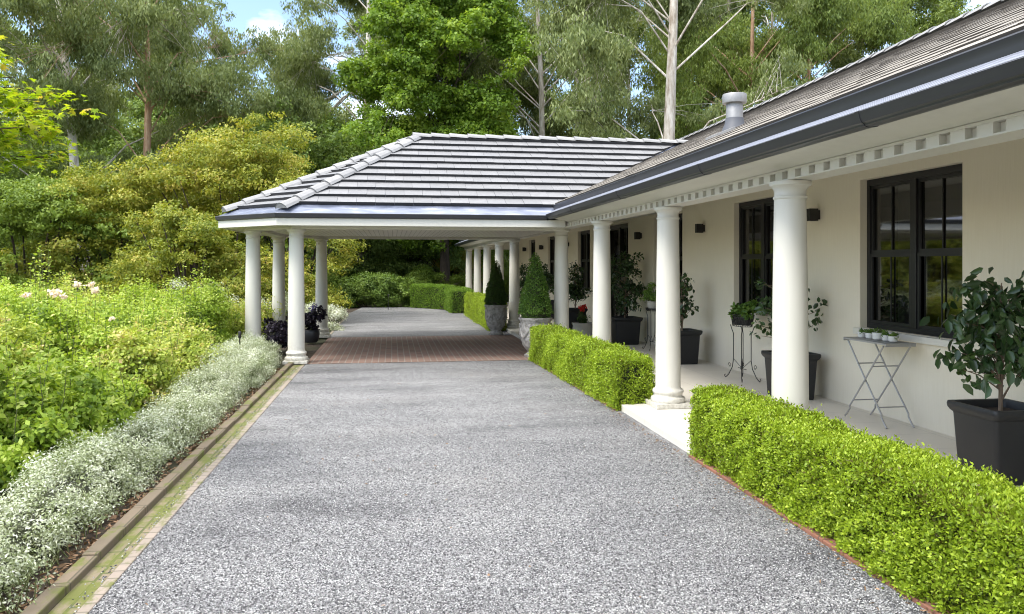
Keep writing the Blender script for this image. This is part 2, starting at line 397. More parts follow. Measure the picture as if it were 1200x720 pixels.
def hedge(name, poly, z0, z1, n, L, mat, parent, seed, rough=.035, tone0=.5):
    """clipped hedge on a quad footprint poly[4] (near-left, near-right, far-right, far-left)"""
    rng=np.random.default_rng(seed); p=np.array(poly,float); h=z1-z0
    def bil(s,t): return (p[0]*(1-s)*(1-t)[...] if False else (p[0][None]*((1-s)*(1-t))[:,None]+p[1][None]*(s*(1-t))[:,None]+p[2][None]*(s*t)[:,None]+p[3][None]*((1-s)*t)[:,None]))
    wd=np.linalg.norm(p[1]-p[0]); ln=np.linalg.norm(p[3]-p[0])
    areas=np.array([wd*ln, ln*h, ln*h, wd*h, wd*h]); pr=areas/areas.sum()
    face=rng.choice(5,n,p=pr); a=rng.random(n); b=rng.random(n)
    s=np.where(face==0,a,np.where(face==1,0,np.where(face==2,1,a))); 
    t_=np.where(face==0,b,np.where((face==1)|(face==2),a,np.where(face==3,0,1)))
    z=np.where(face==0,1,b)
    xy=bil(s,t_)
    ex=nrm((p[1]-p[0])[None])[0]; ey=nrm((p[3]-p[0])[None])[0]
    N=np.zeros((n,3)); N[face==0]=(0,0,1)
    N[face==1]=(-ex[0],-ex[1],0); N[face==2]=(ex[0],ex[1],0); N[face==3]=(-ey[0],-ey[1],0); N[face==4]=(ey[0],ey[1],0)
    pos=np.column_stack([xy,z0+h*z])
    # round the edges
    cen=np.column_stack([bil(np.clip(s,.14,.86),np.clip(t_,.08/ln*2,1-.08/ln*2)), z0+h*np.minimum(z,.88)])
    e=pos-cen; le=np.linalg.norm(e,axis=1,keepdims=True); mx=np.maximum(np.abs(e).max(axis=1,keepdims=True),1e-9)
    pos=cen+e*np.where(le>1e-6,(mx/np.maximum(le,1e-9))**.7,1)
    nz=fnoise(pos,5,seed)*rough+fnoise(pos,17,seed+1)*rough*.6-.045*np.exp(-((((pos[:,1]+pos[:,0]*.4+.05*np.sin(pos[:,2]*9))/.93+.35)%1-.5)/.045)**2)
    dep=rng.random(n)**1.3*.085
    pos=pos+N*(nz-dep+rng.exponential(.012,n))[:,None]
    d=nrm(N*.55+rnd_unit(rng,n)*.8+np.array((0,0,.45)))
    nor=nrm(N*.6+rnd_unit(rng,n)*.9+np.array((0,0,.3)))
    sz=rng.uniform(.6,1.25,n)
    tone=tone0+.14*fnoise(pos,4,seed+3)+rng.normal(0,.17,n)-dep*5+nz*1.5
    gapn=fnoise(pos,11,seed+7)+.5*fnoise(pos,31,seed+8); k=(pos[:,2]>z0+.01)&~((gapn<-.62)&(rng.random(n)<.75))
    leaf_obj('foliage',T4,pos[k],d[k],nor[k],(L*sz)[k],(L*.55*sz)[k],tone[k],mat,parent)
    mb=MB(); c=p.mean(axis=0); q=[]
    for i in range(4):
        q.append(p[i]+( -ex if i in(1,2) else ex)*.075+( -ey if i in(2,3) else ey)*.075)
    vs=[(x,y,z0) for x,y in q]+[(x,y,z1-.075) for x,y in q]
    mb.add(vs,[(0,3,2,1),(4,5,6,7),(0,1,5,4),(1,2,6,5),(2,3,7,6),(3,0,4,7)])
    mb.build('inner_branches',M['twig'],parent)

# ================================================================== GROUND
def struct(o): return tag(o,kind='structure')
mb=MB(); N_=60
mb.quad((-400,-400,-.03),(400,-400,-.03),(400,400,-.03),(-400,400,-.03)); struct(mb.build('ground',M['soil']))
def sheet(name,x0,x1,y0,y1,z,mat):
    m=MB(); m.quad((x0,y0,z),(x1,y0,z),(x1,y1,z),(x0,y1,z)); return struct(m.build(name,mat))
m=MB()
m.add([(-1.53,-12,0),(3.04,-12,0),(3.04,14.5,0),(-1.53,14.5,0)],[(0,1,2,3)])
m.add([(-1.53,19.72,0),(3.04,19.72,0),(3.04,28,0),(2.3,31,0),(.8,33.3,0),(-.6,34.2,0),(-1.2,34,0),(-1.53,30,0)],[(0,1,2,3,4,5,6,7)])
struct(m.build('gravel_drive',M['gravel']))
sheet('brick_paving',-1.53,3.04,14.5,19.72,.006,M['paver'])
m=MB(); m.box(-1.593,-1.53,-12,14.4,-.02,.009); m.box(-1.593,-1.53,19.9,30,-.02,.009); struct(m.build('brick_strip',M['strip'],bevel=.006))
m=MB(); m.box(-1.732,-1.595,-12,14.4,-.02,.004); struct(m.build('mossy_channel',M['moss']))
m=MB()
y=-12.0
random.seed(3)
while y<14.3:
    l=.46; dz=random.uniform(-.006,.006); dx=random.uniform(-.004,.004)
    m.box(-1.828+dx,-1.735+dx,y,y+l-.006,-.02,.050+dz); y+=l
struct(m.build('kerb',M['kerb'],bevel=.008))
# terrace
m=MB(); m.box(3.05,5.5,-4,36,-.02,.08); struct(m.build('terrace',M['stone'],bevel=.006))
m=MB(); m.box(2.775,3.047,6.95,9.3,-.02,.078); struct(m.build('terrace_step',M['stone'],bevel=.006))
m=MB(); y=2.6
while y<6.75:
    m.box(2.725,2.80,y,y+.222,-.02,.024+random.uniform(-.006,.004)); y+=.23
y=9.3
while y<14.3:
    xx=2.70-(y-9.3)*.028
    m.box(xx,xx+.1,y,y+.222,-.02,.026+random.uniform(-.006,.004)); y+=.23
struct(m.build('hedge_edging',M['redbrick'],bevel=.006))

# ================================================================== HOUSE
house=empty('house',(5.5,16,0),label='long cream rendered single storey house with columned veranda right of the drive',cat='house')
HX,HY=5.5,16.0
def hb(m,name,mat,parent=None,**k):
    m.v=[(x-HX,y-HY,z) for x,y,z in m.v] if parent in (None,house) else m.v
    return m.build(name,mat,parent or house,**k)
Y0,Y1=-4.0,35.0
WIN=[(3.2,4.86,'w'),(6.90,8.59,'w'),(10.4,12.07,'w'),(14.36,16.03,'w'),(17.85,19.85,'d'),(21.45,22.9,'w'),(25.95,27.5,'w'),(29.95,31.3,'w')]
ZS,ZH,ZC=1.04,2.79,2.92
def wall_mb():
    m=MB(); ys=[Y0]+[v for w in WIN for v in w[:2]]+[Y1]
    for i in range(len(ys)-1):
        a,b=ys[i],ys[i+1]
        if i%2==0:
            m.box(5.5,5.74,a,b,0,ZC+.3)
        else:
            kind=WIN[i//2][2]; zs=ZS if kind=='w' else .10
            m.box(5.5,5.74,a,b,ZH,ZC+.3); m.box(5.5,5.74,a,b,0,zs)
    return m
# merge coincident faces away: wall as one sheet of boxes
w=wall_mb()
w.box(5.74,12.6,Y1-.24,Y1,0,ZC+.3); w.box(5.74,12.6,Y0,Y0+.24,0,ZC+.3); w.box(12.6,12.84,Y0,Y1,0,ZC+.3)
wall=hb(w,'wall',M['render'])
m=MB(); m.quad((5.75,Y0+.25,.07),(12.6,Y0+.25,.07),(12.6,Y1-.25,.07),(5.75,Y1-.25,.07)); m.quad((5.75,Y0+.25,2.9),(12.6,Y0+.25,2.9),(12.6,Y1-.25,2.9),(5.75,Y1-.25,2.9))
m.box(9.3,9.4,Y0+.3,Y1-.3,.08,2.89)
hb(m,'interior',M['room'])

def window(a,b,kind):
    zs=ZS if kind=='w' else .10; zt=ZH; x0,x1=5.585,5.645; f=.055
    fr=MB()
    fr.box(x0,x1,a+.002,a+f,zs,zt-.002); fr.box(x0,x1,b-f,b-.002,zs,zt-.002)
    fr.box(x0,x1,a+f,b-f,zt-f-.02,zt-.002); fr.box(x0-.015,x1,a+f,b-f,zs+.001,zs+f)
    c=(a+b)/2; fr.box(x0-.006,x1,c-.045,c+.045,zs+f,zt-f-.02)
    o=hb(fr,'window' if kind=='w' else 'door',M['frame'],bevel=.003)
    sash=MB(); mid=(zs+zt)/2
    for p,q in ((a+f,c-.045),(c+.045,b-f)):
        for (s0,s1,xo) in ((zs+f,mid,.008),(mid,zt-f-.02,.020)):
            X0=x0+xo; X1=X0+.022; g=.04
            sash.box(X0,X1,p,p+g,s0,s1); sash.box(X0,X1,q-g,q,s0,s1); sash.box(X0+.001,X1,p+g,q-g,s0,s0+g); sash.box(X0+.001,X1,p+g,q-g,s1-g,s1)
            cm=(p+q)/2; sash.box(X0+.010,X1,cm-.007,cm+.007,s0+g,s1-g)
    sash.v=[(x-HX,y-HY,z) for x,y,z in sash.v]; sash.build('sash',M['frame'],o)
    for p,q in ((a+f,c-.045),(c+.045,b-f)):
        g=MB(); g.quad((x0+.047,p,zs+f),(x0+.047,q,zs+f),(x0+.047,q,zt-f),(x0+.047,p,zt-f)); g.v=[(x-HX,y-HY,z) for x,y,z in g.v]; g.build('pane',M['glass'],o)
    if kind=='w':
        s=MB(); s.box(5.44,5.62,a-.06,b+.06,zs-.075,zs-.004); s.v=[(x-HX,y-HY,z) for x,y,z in s.v]; s.build('sill',M['trim'],o,bevel=.006)
    return o
for a,b,k in WIN:
    window(a,b,k)
    for e0,e1 in ((a+.20,a+.42),(b-.50,b-.22)):
        cu=MB(); pts=[(5.84+.025*math.sin(i*1.9),e0+(e1-e0)*i/24) for i in range(25)]
        for (xa,ya),(xb,yb) in zip(pts,pts[1:]): cu.quad((xa,ya,.12),(xb,yb,.12),(xb,yb,2.72),(xa,ya,2.72))
        cu=hb(cu,'curtain',M['curtain'],smooth=True)
# pendant seen through the nearest window
bx,by=P(1074,10.6)
m=MB(); m.lathe([(.001,-.05),(.022,-.035),(.028,0),(.02,.04),(.008,.06)],12,(bx,by,2.23)); pb=hb(m,'bulb',M['bulb'],smooth=True)
m=MB(); m.tube([(bx,by,2.30),(bx,by,2.89)],.006,6); hb(m,'pendant_cord',M['dark_metal'])

# porch ceiling, beam, dentils, cornice
CARY0,CARY1=14.07,20.43
m=MB(); m.box(3.45,5.498,Y0,Y1+.3,ZC,ZC+.02); hb(m,'veranda_ceiling',M['soffit'])
ranges=[(Y0,Y1)]
m=MB(); m.box(3.250,3.45,Y0,Y1,2.481,ZC); m.box(3.45,5.5,Y1-.3,Y1-.04,2.481,ZC-.002)
hb(m,'beam',M['trim'])
m=MB(); y=Y0+.02
while y<Y1:
    if not(CARY0+.4<y<CARY1-.4): m.box(3.203,3.249,y,min(y+.118,Y1),2.4895,2.5515)
    y+=.21
m.box(3.201,3.249,Y0,CARY0+.5,2.552,2.571); m.box(3.201,3.249,CARY1-.5,Y1,2.552,2.571)
m.box(3.201,3.249,Y0,CARY0+.5,2.479,2.489); m.box(3.201,3.249,CARY1-.5,Y1,2.479,2.489)
hb(m,'dentil_moulding',M['trim'])
def cornice(y0,y1):
    pr=[(3.236,2.572),(3.19,2.574),(3.175,2.585),(3.15,2.592)]
    for i in range(7):
        a=i/6*PI/2; pr.append((3.12-.22*math.sin(a),2.60+.075*(1-math.cos(a))*.9+.012*i/6))
    pr+=[(2.895,2.70),(3.236,2.72)]
    return pr
m=MB()
for a,b in ((Y0,CARY0+.02),(CARY1-.02,Y1+.3)): m.extrude_y(cornice(a,b),a,b)
hb(m,'cornice',M['trim'],smooth=True,angle=25)
# lower gutter (profile), guard mesh strip, upper gutter
m=MB()
gp=[(2.90,2.620),(2.84,2.612),(2.815,2.622),(2.812,2.632),(2.798,2.640),(2.785,2.665),(2.778,2.695),(2.773,2.703),(2.782,2.709),(2.792,2.700),(2.93,2.700),(2.93,2.64)]
for a,b in ((Y0,CARY0-.01),(CARY1+.01,Y1+.35)): m.extrude_y(gp,a,b)
for yj in (4.35,6.85,9.5,12.1):   # joint sleeves
    m.extrude_y([(x-.004 if x<2.9 else x,z-.003 if z<2.69 else z+.002) for x,z in gp],yj,yj+.035)
hb(m,'gutter',M['gutter'],smooth=True,angle=30)
m=MB()
for a,b in ((Y0,CARY0-.01),(CARY1+.01,Y1+.35)): m.quad((2.785,a,2.712),(2.785,b,2.712),(2.96,b,2.800),(2.96,a,2.800))
hb(m,'gutter_guard',M['mesh'])
m=MB(); up=[(3.07,2.79),(2.995,2.792),(2.98,2.806),(2.976,2.835),(2.972,2.872),(2.962,2.890),(2.968,2.900),(2.984,2.897),(3.07,2.895)]
for a,b in ((Y0,CARY0+.45),(CARY1-.4,Y1+.15)): m.extrude_y(up,a,b)
hb(m,'upper_gutter',M['gutter'],smooth=True,angle=30)
m=MB()
for a,b in ((Y0,CARY0+.4),(CARY1-.35,Y1+.15)): m.box(3.075,3.24,a,b,2.725,2.90)
hb(m,'fascia',M['trim'])

# ---- columns
def column(parent,x,y,zb,zt,lab=None):
    h=zt-zb
    pl=[(.20,0.055),(.205,.07),(.208,.09),(.20,.112),(.178,.120),(.170,.135),(.172,.155),(.182,.165),(.186,.185),(.178,.205),(.160,.212),(.152,.235)]
    for i in range(9):
        t_=i/8; pl.append((.150-.022*t_**1.6,.25+(h-.25-.16)*t_))
    pl+=[(.128,h-.15),(.136,h-.145),(.138,h-.128),(.129,h-.12),(.129,h-.075),(.138,h-.06),(.155,h-.04),(.168,h-.035),(.170,h-.003)]
    m=MB(); m.lathe(pl,44,(x,y,zb)); 
    if parent is house: m.v=[(a-HX,b-HY,c) for a,b,c in m.v]; q=(x-HX,y-HY)
    else: m.v=[(a-parent.location.x,b-parent.location.y,c) for a,b,c in m.v]; q=(x-parent.location.x,y-parent.location.y)
    o=m.build('column',M['trim'],parent,smooth=True,angle=50)
    s=MB(); s.box(q[0]-.215,q[0]+.215,q[1]-.215,q[1]+.215,zb,zb+.056); s.build('plinth',M['trim'],o,bevel=.005)
    return o
for y in (3.1,6.15,9.09,12.11,15.12,21.1,24.15,27.25,30.4,33.8): column(house,3.30,y,.082,2.479)

# ---- roofs
def clip(poly, hp):
    out=[]
    for i in range(len(poly)):
        a,b=poly[i],poly[(i+1)%len(poly)]
        da=hp[0]*a[0]+hp[1]*a[1]-hp[2]; db=hp[0]*b[0]+hp[1]*b[1]-hp[2]
        if da>=0: out.append(a)
        if (da>=0)!=(db>=0):
            t_=da/(da-db); out.append((a[0]+(b[0]-a[0])*t_,a[1]+(b[1]-a[1])*t_))
    return out
def tile_face(pts, gauge=.32, tw=.33, start=0., th=.034, seed=1, off=(0,0,0)):
    """pts: convex 3D polygon, first edge is the eave. Returns tops MB + butts MB + tones"""
    rng=random.Random(seed)
    p=[Vector(q) for q in pts]; u=(p[1]-p[0]).normalized(); n=u.cross(p[-1]-p[0]).normalized()
    if n.z<0: n=-n
    v=n.cross(u).normalized()
    if v.z<0: v=-v
    uv=[((q-p[0]).dot(u),(q-p[0]).dot(v)) for q in p]
    cx=sum(a for a,b in uv)/len(uv); cy=sum(b for a,b in uv)/len(uv); hps=[]
    for i in range(len(uv)):
        a,b=uv[i],uv[(i+1)%len(uv)]; nx,ny=-(b[1]-a[1]),(b[0]-a[0]); l=math.hypot(nx,ny)
        if l<1e-6: continue
        nx/=l;ny/=l; c=nx*a[0]+ny*a[1]
        if nx*cx+ny*cy<c: nx,ny,c=-nx,-ny,-c
        hps.append((nx,ny,c))
    umin=min(a for a,b in uv); umax=max(a for a,b in uv); vmax=max(b for a,b in uv)
    V=[];F=[];Mi=[];tone=[]
    r=0; v0=start
    while v0<vmax:
        off_=(.5 if r%2 else 0)*tw+rng.uniform(-.01,.01); x=umin-tw+off_
        while x<umax:
            g=.002; sq=[(x+g,v0),(x+tw-g,v0),(x+tw-g,v0+gauge+.01),(x+g,v0+gauge+.01)]
            for h in hps:
                if len(sq)<3: break
                sq=clip(sq,h)
            if len(sq)>=3:
                b=len(V); k=len(sq); lift=rng.uniform(-.002,.003); tl=rng.random()
                for (a,c) in sq:
                    hh=th*(1-(c-v0)/gauge)+.004+lift
                    V.append(p[0]+u*a+v*c+n*hh)
                for (a,c) in sq: V.append(p[0]+u*a+v*c-n*.004)
                F.append(tuple(b+i for i in range(k))); Mi.append(0)
                for i in range(k):
                    j=(i+1)%k; F.append((b+i,b+j,b+k+j,b+k+i)); Mi.append(1)
                tone+= [tl]*(2*k)
            x+=tw
        v0+=gauge; r+=1
    return V,F,Mi,tone
def build_tiles(faces,name,mats,parent,off,**kw):
    V=[];F=[];Mi=[];T=[]
    for i,f in enumerate(faces):
        a,b,c,d=tile_face(f,seed=i+5,**kw); o=len(V); V+=[(q.x-off[0],q.y-off[1],q.z) for q in a]; F+=[tuple(o+j for j in g) for g in b]; Mi+=c; T+=d
    me=bpy.data.meshes.new(name); me.from_pydata(V,[],F)
    for m_ in mats: me.materials.append(m_)
    me.polygons.foreach_set('material_index',Mi)
    at=me.attributes.new('tone','FLOAT','POINT'); at.data.foreach_set('value',T)
    me.update(); o=bpy.data.objects.new(name,me); COL.objects.link(o); o.parent=parent; return o
def caps(name,p0,p1,parent,off,w=.135,step=.40,mat='cap',hgt=.075):
    p0=Vector(p0);p1=Vector(p1); d=(p1-p0); L=d.length; d.normalize(); s=d.cross(Vector((0,0,1))).normalized(); n=s.cross(d)
    V=[];F=[];T=[]; rng=random.Random(int(L*100)); k=0
    x=0
    while x<L-.02:
        e=min(x+step+.03,L); rows=[]
        for (xx,sc,lf) in ((x,1.08,.022),(e,.93,.0)):
            c=p0+d*xx; row=[]
            for (a,b) in ((-1,-.42),(-.8,.18),(-.38,.72),(0,.9),(.38,.72),(.8,.18),(1,-.42)):
                row.append(c+s*a*w*sc+n*(b*hgt*sc+lf))
            rows.append(row)
        b0=len(V); V+=rows[0]+rows[1]+[q-n*.022 for q in rows[0]]
        for i in range(6):
            F.append((b0+i,b0+i+1,b0+7+i+1,b0+7+i)); F.append((b0+i,b0+i+1,b0+14+i+1,b0+14+i))
        if x==0: F.append(tuple(b0+i for i in range(7)))
        T+=[rng.random()]*21
        x+=step
    me=bpy.data.meshes.new(name); me.from_pydata([(q.x-off[0],q.y-off[1],q.z) for q in V],[],F); me.materials.append(M[mat])
    at=me.attributes.new('tone','FLOAT','POINT'); at.data.foreach_set('value',T); me.update()
    o=bpy.data.objects.new(name,me); COL.objects.link(o); o.parent=parent; return o
# main roof
EX,EZ,RX=3.02,2.925,9.0; SL=.460; RZ=EZ+SL*(RX-EX)
RB=RX-EX
faces=[[(EX,Y0-.5,EZ),(EX,Y1+.4,EZ),(RX,Y1+.4-RB,RZ),(RX,Y0-.5,RZ)],
       [(EX,Y1+.4,EZ),(2*RX-EX,Y1+.4,EZ),(RX,Y1+.4-RB,RZ)]]
roof=build_tiles(faces,'roof',[M['tile_dark'],M['butt_l']],house,(HX,HY),gauge=.33,tw=.30,start=0,th=.0085)
m=MB(); m.quad((2*RX-EX,Y1+.4,EZ),(2*RX-EX,Y0-.5,EZ),(RX,Y0-.5,RZ),(RX,Y1+.4-RB,RZ))
# under-sheet so that no light leaks through the joints
m.quad((EX+.02,Y0-.5,EZ-.03),(EX+.02,Y1+.38,EZ-.03),(RX,Y1+.4-RB,RZ-.03),(RX,Y0-.5,RZ-.03))
m.add([(EX+.02,Y1+.38,EZ-.03),(2*RX-EX,Y1+.38,EZ-.03),(RX,Y1+.38-RB,RZ-.03)],[(0,1,2)])
m.add([(EX,Y0-.45,EZ-.03),(2*RX-EX,Y0-.45,EZ-.03),(RX,Y0-.45,RZ-.03)],[(0,1,2)])
hb(m,'roof_underlay',M['tile_dark'])
caps('ridge_cap',(RX,Y0-.5,RZ+.01),(RX,Y1+.4-RB,RZ+.01),roof,(HX,HY),w=.15)
caps('ridge_cap',(EX,Y1+.4,EZ+.01),(RX,Y1+.4-RB,RZ+.01),roof,(HX,HY),w=.14)
# flue
fx,fy=4.3,9.42; fz=EZ+SL*(fx-EX)
m=MB(); m.lathe([(.105,-.05),(.105,.30),(.10,.31),(.10,.36)],24,(fx-HX,fy-HY,fz)); flue=m.build('flue',M['bolt_metal'],house,smooth=True)
m=MB(); m.lathe([(.10,.315),(.148,.318),(.150,.33),(.150,.425),(.146,.432),(.05,.44)],28,(fx-HX,fy-HY,fz)); m.build('flue_cap',M['bolt_metal'],flue,smooth=True)
m=MB(); m.lathe([(.17,-.10),(.15,.0),(.125,.05),(.112,.13)],24,(fx-HX,fy-HY,fz)); m.build('flue_boot',M['lead'],flue,smooth=True)
m=MB()
for (a,b,c) in ((-.55,-.18,0),(-.05,.33,.05)):
    q=[(fx-.30+c,fy+a),(fx-.24+c,fy+a),(fx-.24+c,fy+b),(fx-.30+c,fy+b)]
    m.add([(x-HX,y-HY,EZ+SL*(x-EX)+.04) for x,y in q]+[(x-HX,y-HY,EZ+SL*(x-EX)+.0) for x,y in q],[(0,1,2,3),(4,7,6,5),(0,4,5,1),(1,5,6,2),(2,6,7,3),(3,7,4,0)])
m.build('flashing_strip',M['cap'],house)

# ================================================================== CARPORT
cp=empty('carport',(1.0,17.25,0),label='grey tiled carport with chamfered end on four white columns, spanning the drive beside the house',cat='carport')
CX,CY=1.0,17.25
def cb(m,name,mat,parent=None,**k):
    m.v=[(x-CX,y-CY,z) for x,y,z in m.v]; return m.build(name,mat,parent or cp,**k)
GZ=2.70; AP=(.57,CY,4.556); c1=(-1.99,CARY0,GZ); c2=(-3.21,15.27,GZ); c3=(-3.21,19.23,GZ); c4=(-1.99,CARY1,GZ)
VR=(6.75,CY,4.556)
f_front=[c1,(2.9,CARY0,GZ),VR,AP]; f_ch=[c2,c1,AP]; f_l=[c3,c2,AP]; f_cb=[c4,c3,AP]; f_back=[(2.9,CARY1,GZ),c4,AP,VR]
fs=[f_front,f_ch,f_l,f_cb,f_back]
ft_front=[c1,(2.72,CARY0,GZ),(6.45,CY,4.556),AP]
croof=build_tiles([ft_front]+fs[1:],'roof',[M['tile'],M['butt']],cp,(CX,CY),gauge=.325,tw=.34,start=.33,th=.050)
m=MB()
for f in fs:
    p=[Vector(q) for q in f]; n=(p[1]-p[0]).cross(p[-1]-p[0]).normalized(); n=n if n.z>0 else -n
    m.add([q-n*.012 for q in p],[tuple(range(len(p)))])
cb(m,'gutter_flashing',M['flash'])
for q in (c1,c2,c3,c4):
    caps('hip_cap',(q[0]+(AP[0]-q[0])*.03,q[1]+(AP[1]-q[1])*.03,q[2]+(AP[2]-q[2])*.03+.03),(AP[0],AP[1],AP[2]+.03),croof,(CX,CY),w=.135)
caps('ridge_cap',(AP[0]-.12,AP[1],AP[2]+.035),(6.9,CY,AP[2]+.035),croof,(CX,CY),w=.13,hgt=.07)
# gutter ring, fascia ring following the eave
def ring(path, prof, name, mat, closed=False):
    """path: list of (x,y) outer corners; prof: (inset, z)"""
    n=len(path); V=[];F=[]
    nr=[]
    for i in range(n):
        a=Vector(path[max(i-1,0)]+(0,)); b=Vector(path[i]+(0,)); c=Vector(path[min(i+1,n-1)]+(0,))
        ds=[]
        if i>0: ds.append((b-a).normalized())
        if i<n-1: ds.append((c-b).normalized())
        ns=[Vector((d.y,-d.x,0)) for d in ds]   # right-hand side of travel
        if len(ns)==1: nn=ns[0]
        else:
            nn=(ns[0]+ns[1]).normalized(); nn=nn/nn.dot(ns[0])
        nr.append(nn)
    k=len(prof)
    for i in range(n):
        for ins,z in prof: V.append((path[i][0]+nr[i].x*ins,path[i][1]+nr[i].y*ins,z))
    for i in range(n-1):
        for j in range(k):
            jj=(j+1)%k; F.append((i*k+j,i*k+jj,(i+1)*k+jj,(i+1)*k+j))
    F.append(tuple(range(k))); F.append(tuple((n-1)*k+j for j in range(k)))
    mm=MB(); mm.add(V,F); return cb(mm,name,mat)
path=[(2.80,CARY0),c1[:2],c2[:2],c3[:2],c4[:2],(2.80,CARY1)]
path=[tuple(p) for p in path]
path2=[(3.15,CARY0)]+path[1:-1]+[(3.15,CARY1)]
ring(path,[(-.035,2.682),(-.03,2.690),(-.02,2.688),(.03,2.68),(.03,2.612),(.0,2.604),(-.025,2.62)],'gutter',M['gutter'])
ring(path2,[(.02,2.603),(.05,2.603),(.05,2.475),(.02,2.475)],'fascia',M['trim'])
# soffit + beam ring + ceiling
m=MB(); m.add([(2.85,CARY0+.052,2.492),(c1[0]+.03,CARY0+.052,2.492),(c2[0]+.052,c2[1]+.02,2.492),(c3[0]+.052,c3[1]-.02,2.492),(c4[0]+.03,CARY1-.052,2.492),(2.85,CARY1-.052,2.492)],[(0,1,2,3,4,5)])
m.box(2.85,3.234,CARY0+.052,CARY1-.052,2.490,2.50)
m.box(3.236,5.5,CARY0+1,CARY1-1,2.86,2.87)
cb(m,'soffit',M['soffit_boards'])
cols=[(-1.71,14.67),(-2.61,15.53),(-2.61,18.97),(-1.71,19.83)]
bp=[(3.23,14.67-.14),(cols[0][0]-.06,14.67-.14),(cols[1][0]-.14,cols[1][1]-.06),(cols[2][0]-.14,cols[2][1]+.06),(cols[3][0]-.06,19.83+.14),(3.23,19.83+.14)]
ring(bp,[(0,2.495),(0,2.432),(.28,2.432),(.28,2.495)],'beam',M['trim'])
for x,y in cols: column(cp,x,y,.008,2.431)

# wall lights
def wall_light(y,lab):
    o=empty('wall_light',(5.498,y,2.43),label=lab,cat='wall light',group='box wall lights along the veranda wall')
    m=MB(); m.box(-.155,-.035,-.05,.05,-.075,.085); m.build('lamp_body',M['dark_metal'],o,bevel=.004)
    m=MB(); m.box(-.034,0,-.035,.035,-.055,.065); m.build('wall_mount',M['dark_metal'],o,bevel=.003)
for y,l in ((9.5,'square black wall light right of the nearest veranda column'),(13.29,'square black wall light left of the wire plant stand and the second window'),
            (16.85,'square black wall light between the second and third veranda columns'),(24.1,'small black wall light peeking out just right of the fourth veranda column'),
            (28.3,'small black wall light seen just right of the tip of the front cone topiary'),(32.0,'farthest small black wall light, seen between the two cone topiaries')):
    wall_light(y,l)

# ================================================================== POTS AND PORCH THINGS
def planter(x,y,z,lab,h=.58,half=.265,group='black square planters'):
    o=empty('planter',(x,y,z),label=lab,cat='planter',group=group)
    m=MB(); m.loft_sq([(half*.80,0),(half*.82,.02),(half*.92,h-.10),(half*.93,h-.085),(half*.99,h-.07),(half*1.04,h-.045),(half*1.05,h-.02),(half*1.03,h),(half*.90,h),(half*.86,h-.05),(half*.85,h-.08)],rc=.035,capt=False)
    m.build('pot',M['black_pot'],o,smooth=True,angle=35)
    m=MB(); m.loft_sq([(half*.855,h-.09),(half*.855,h-.065)],rc=.03); m.build('soil',M['potsoil'],o)
    return o
def shrub_plant(x,y,z,lab,lobes,n,L,W,mat,seed,trunk=None,name='camellia',cat='shrub',tmpl=T6,stemmat=None,tone0=.45,sub=10,subr=.35,up=.5,droop=.2,flat=.8,group=None):
    o=empty(name,(x,y,z),label=lab,cat=cat,group=group)
    f,cc,cr=crown('foliage',lobes,n,L,W,mat,o,seed,sub=sub,subr=subr,tmpl=tmpl,droop=droop,shell=.8,up=up,flat=flat,tone0=tone0)
    m=MB(); rng=random.Random(seed)
    top=max(l[2] for l in lobes); H=trunk if trunk else top
    sx=sy=0
    m.tube([(0,0,-.08),(.01,.005,H*.4),(0,.01,H*.8),(.01,0,top)],[.017,.014,.011,.004],7)
    for i in range(min(len(cc),46)):
        c=Vector(cc[i]); zz=max(.02,min(top*.95,c.z-rng.uniform(.08,.3))); a=Vector((.005,.005,zz)); mid=(a+c)/2+Vector((0,0,.03))
        m.tube([a,mid,c],[.007,.005,.0025],5)
    m.build('trunk',stemmat or M['cam_trunk'],o,smooth=True)
    return o
# nearest camellia, bottom right
planter(4.80,5.60,.082,'large black square planter at the right edge of the picture holding the big camellia',h=.585)
shrub_plant(4.80,5.60,.66,'open leafy camellia in the large black planter at the right edge',
   [(0,0,.62,.36,.36,.40),(-.20,-.05,.42,.26,.24,.24),(.22,.05,.50,.26,.26,.28),(-.30,.10,.82,.16,.16,.18),(.10,-.12,.95,.18,.18,.16),(0,0,.30,.22,.22,.14),(-.12,.05,.98,.15,.14,.12)],
   760,.10,.058,M['camellia'],11,sub=11,subr=.36,droop=.5)
planter(5.06,9.42,.082,'black square planter behind the nearest veranda column')
shrub_plant(5.06,9.42,.66,'camellia in the black planter half hidden behind the nearest veranda column',
   [(0,0,.45,.26,.26,.28),(-.34,.0,.62,.18,.18,.30),(.28,-.05,.48,.16,.16,.22),(-.30,0,.30,.2,.2,.15),(0,0,.8,.2,.2,.2),(.38,-.05,.62,.08,.08,.06)],560,.075,.05,M['camellia'],12)
planter(4.98,13.03,.082,'black square planter just right of the second veranda column')
shrub_plant(4.98,13.03,.66,'thin camellia in a black planter just right of the second veranda column',
   [(0,0,.30,.22,.22,.22),(-.05,0,.6,.22,.22,.22),(.05,0,.85,.18,.18,.2),(.16,-.02,.45,.14,.14,.14)],420,.075,.052,M['camellia'],13)
planter(4.98,16.4,.082,'black square planter just right of the third veranda column',half=.30)
shrub_plant(4.98,16.4,.66,'dense tall dark shrub in the black planter right of the third veranda column',
   [(0,0,.4,.34,.34,.36),(-.15,0,.85,.3,.3,.34),(.12,0,1.1,.26,.26,.3),(.2,0,.6,.26,.26,.26),(-.1,.1,1.3,.14,.14,.14)],1900,.07,.042,M['camellia'],14,sub=16)
planter(4.72,19.95,.082,'black square planter beside the entrance, left of the third veranda column')
shrub_plant(4.72,19.95,.66,'dark leafy shrub between the third and fourth veranda columns',
   [(0,0,.4,.36,.36,.36),(-.1,0,.8,.32,.32,.32),(.12,0,1.0,.2,.2,.22)],1400,.075,.045,M['camellia'],15,sub=14)
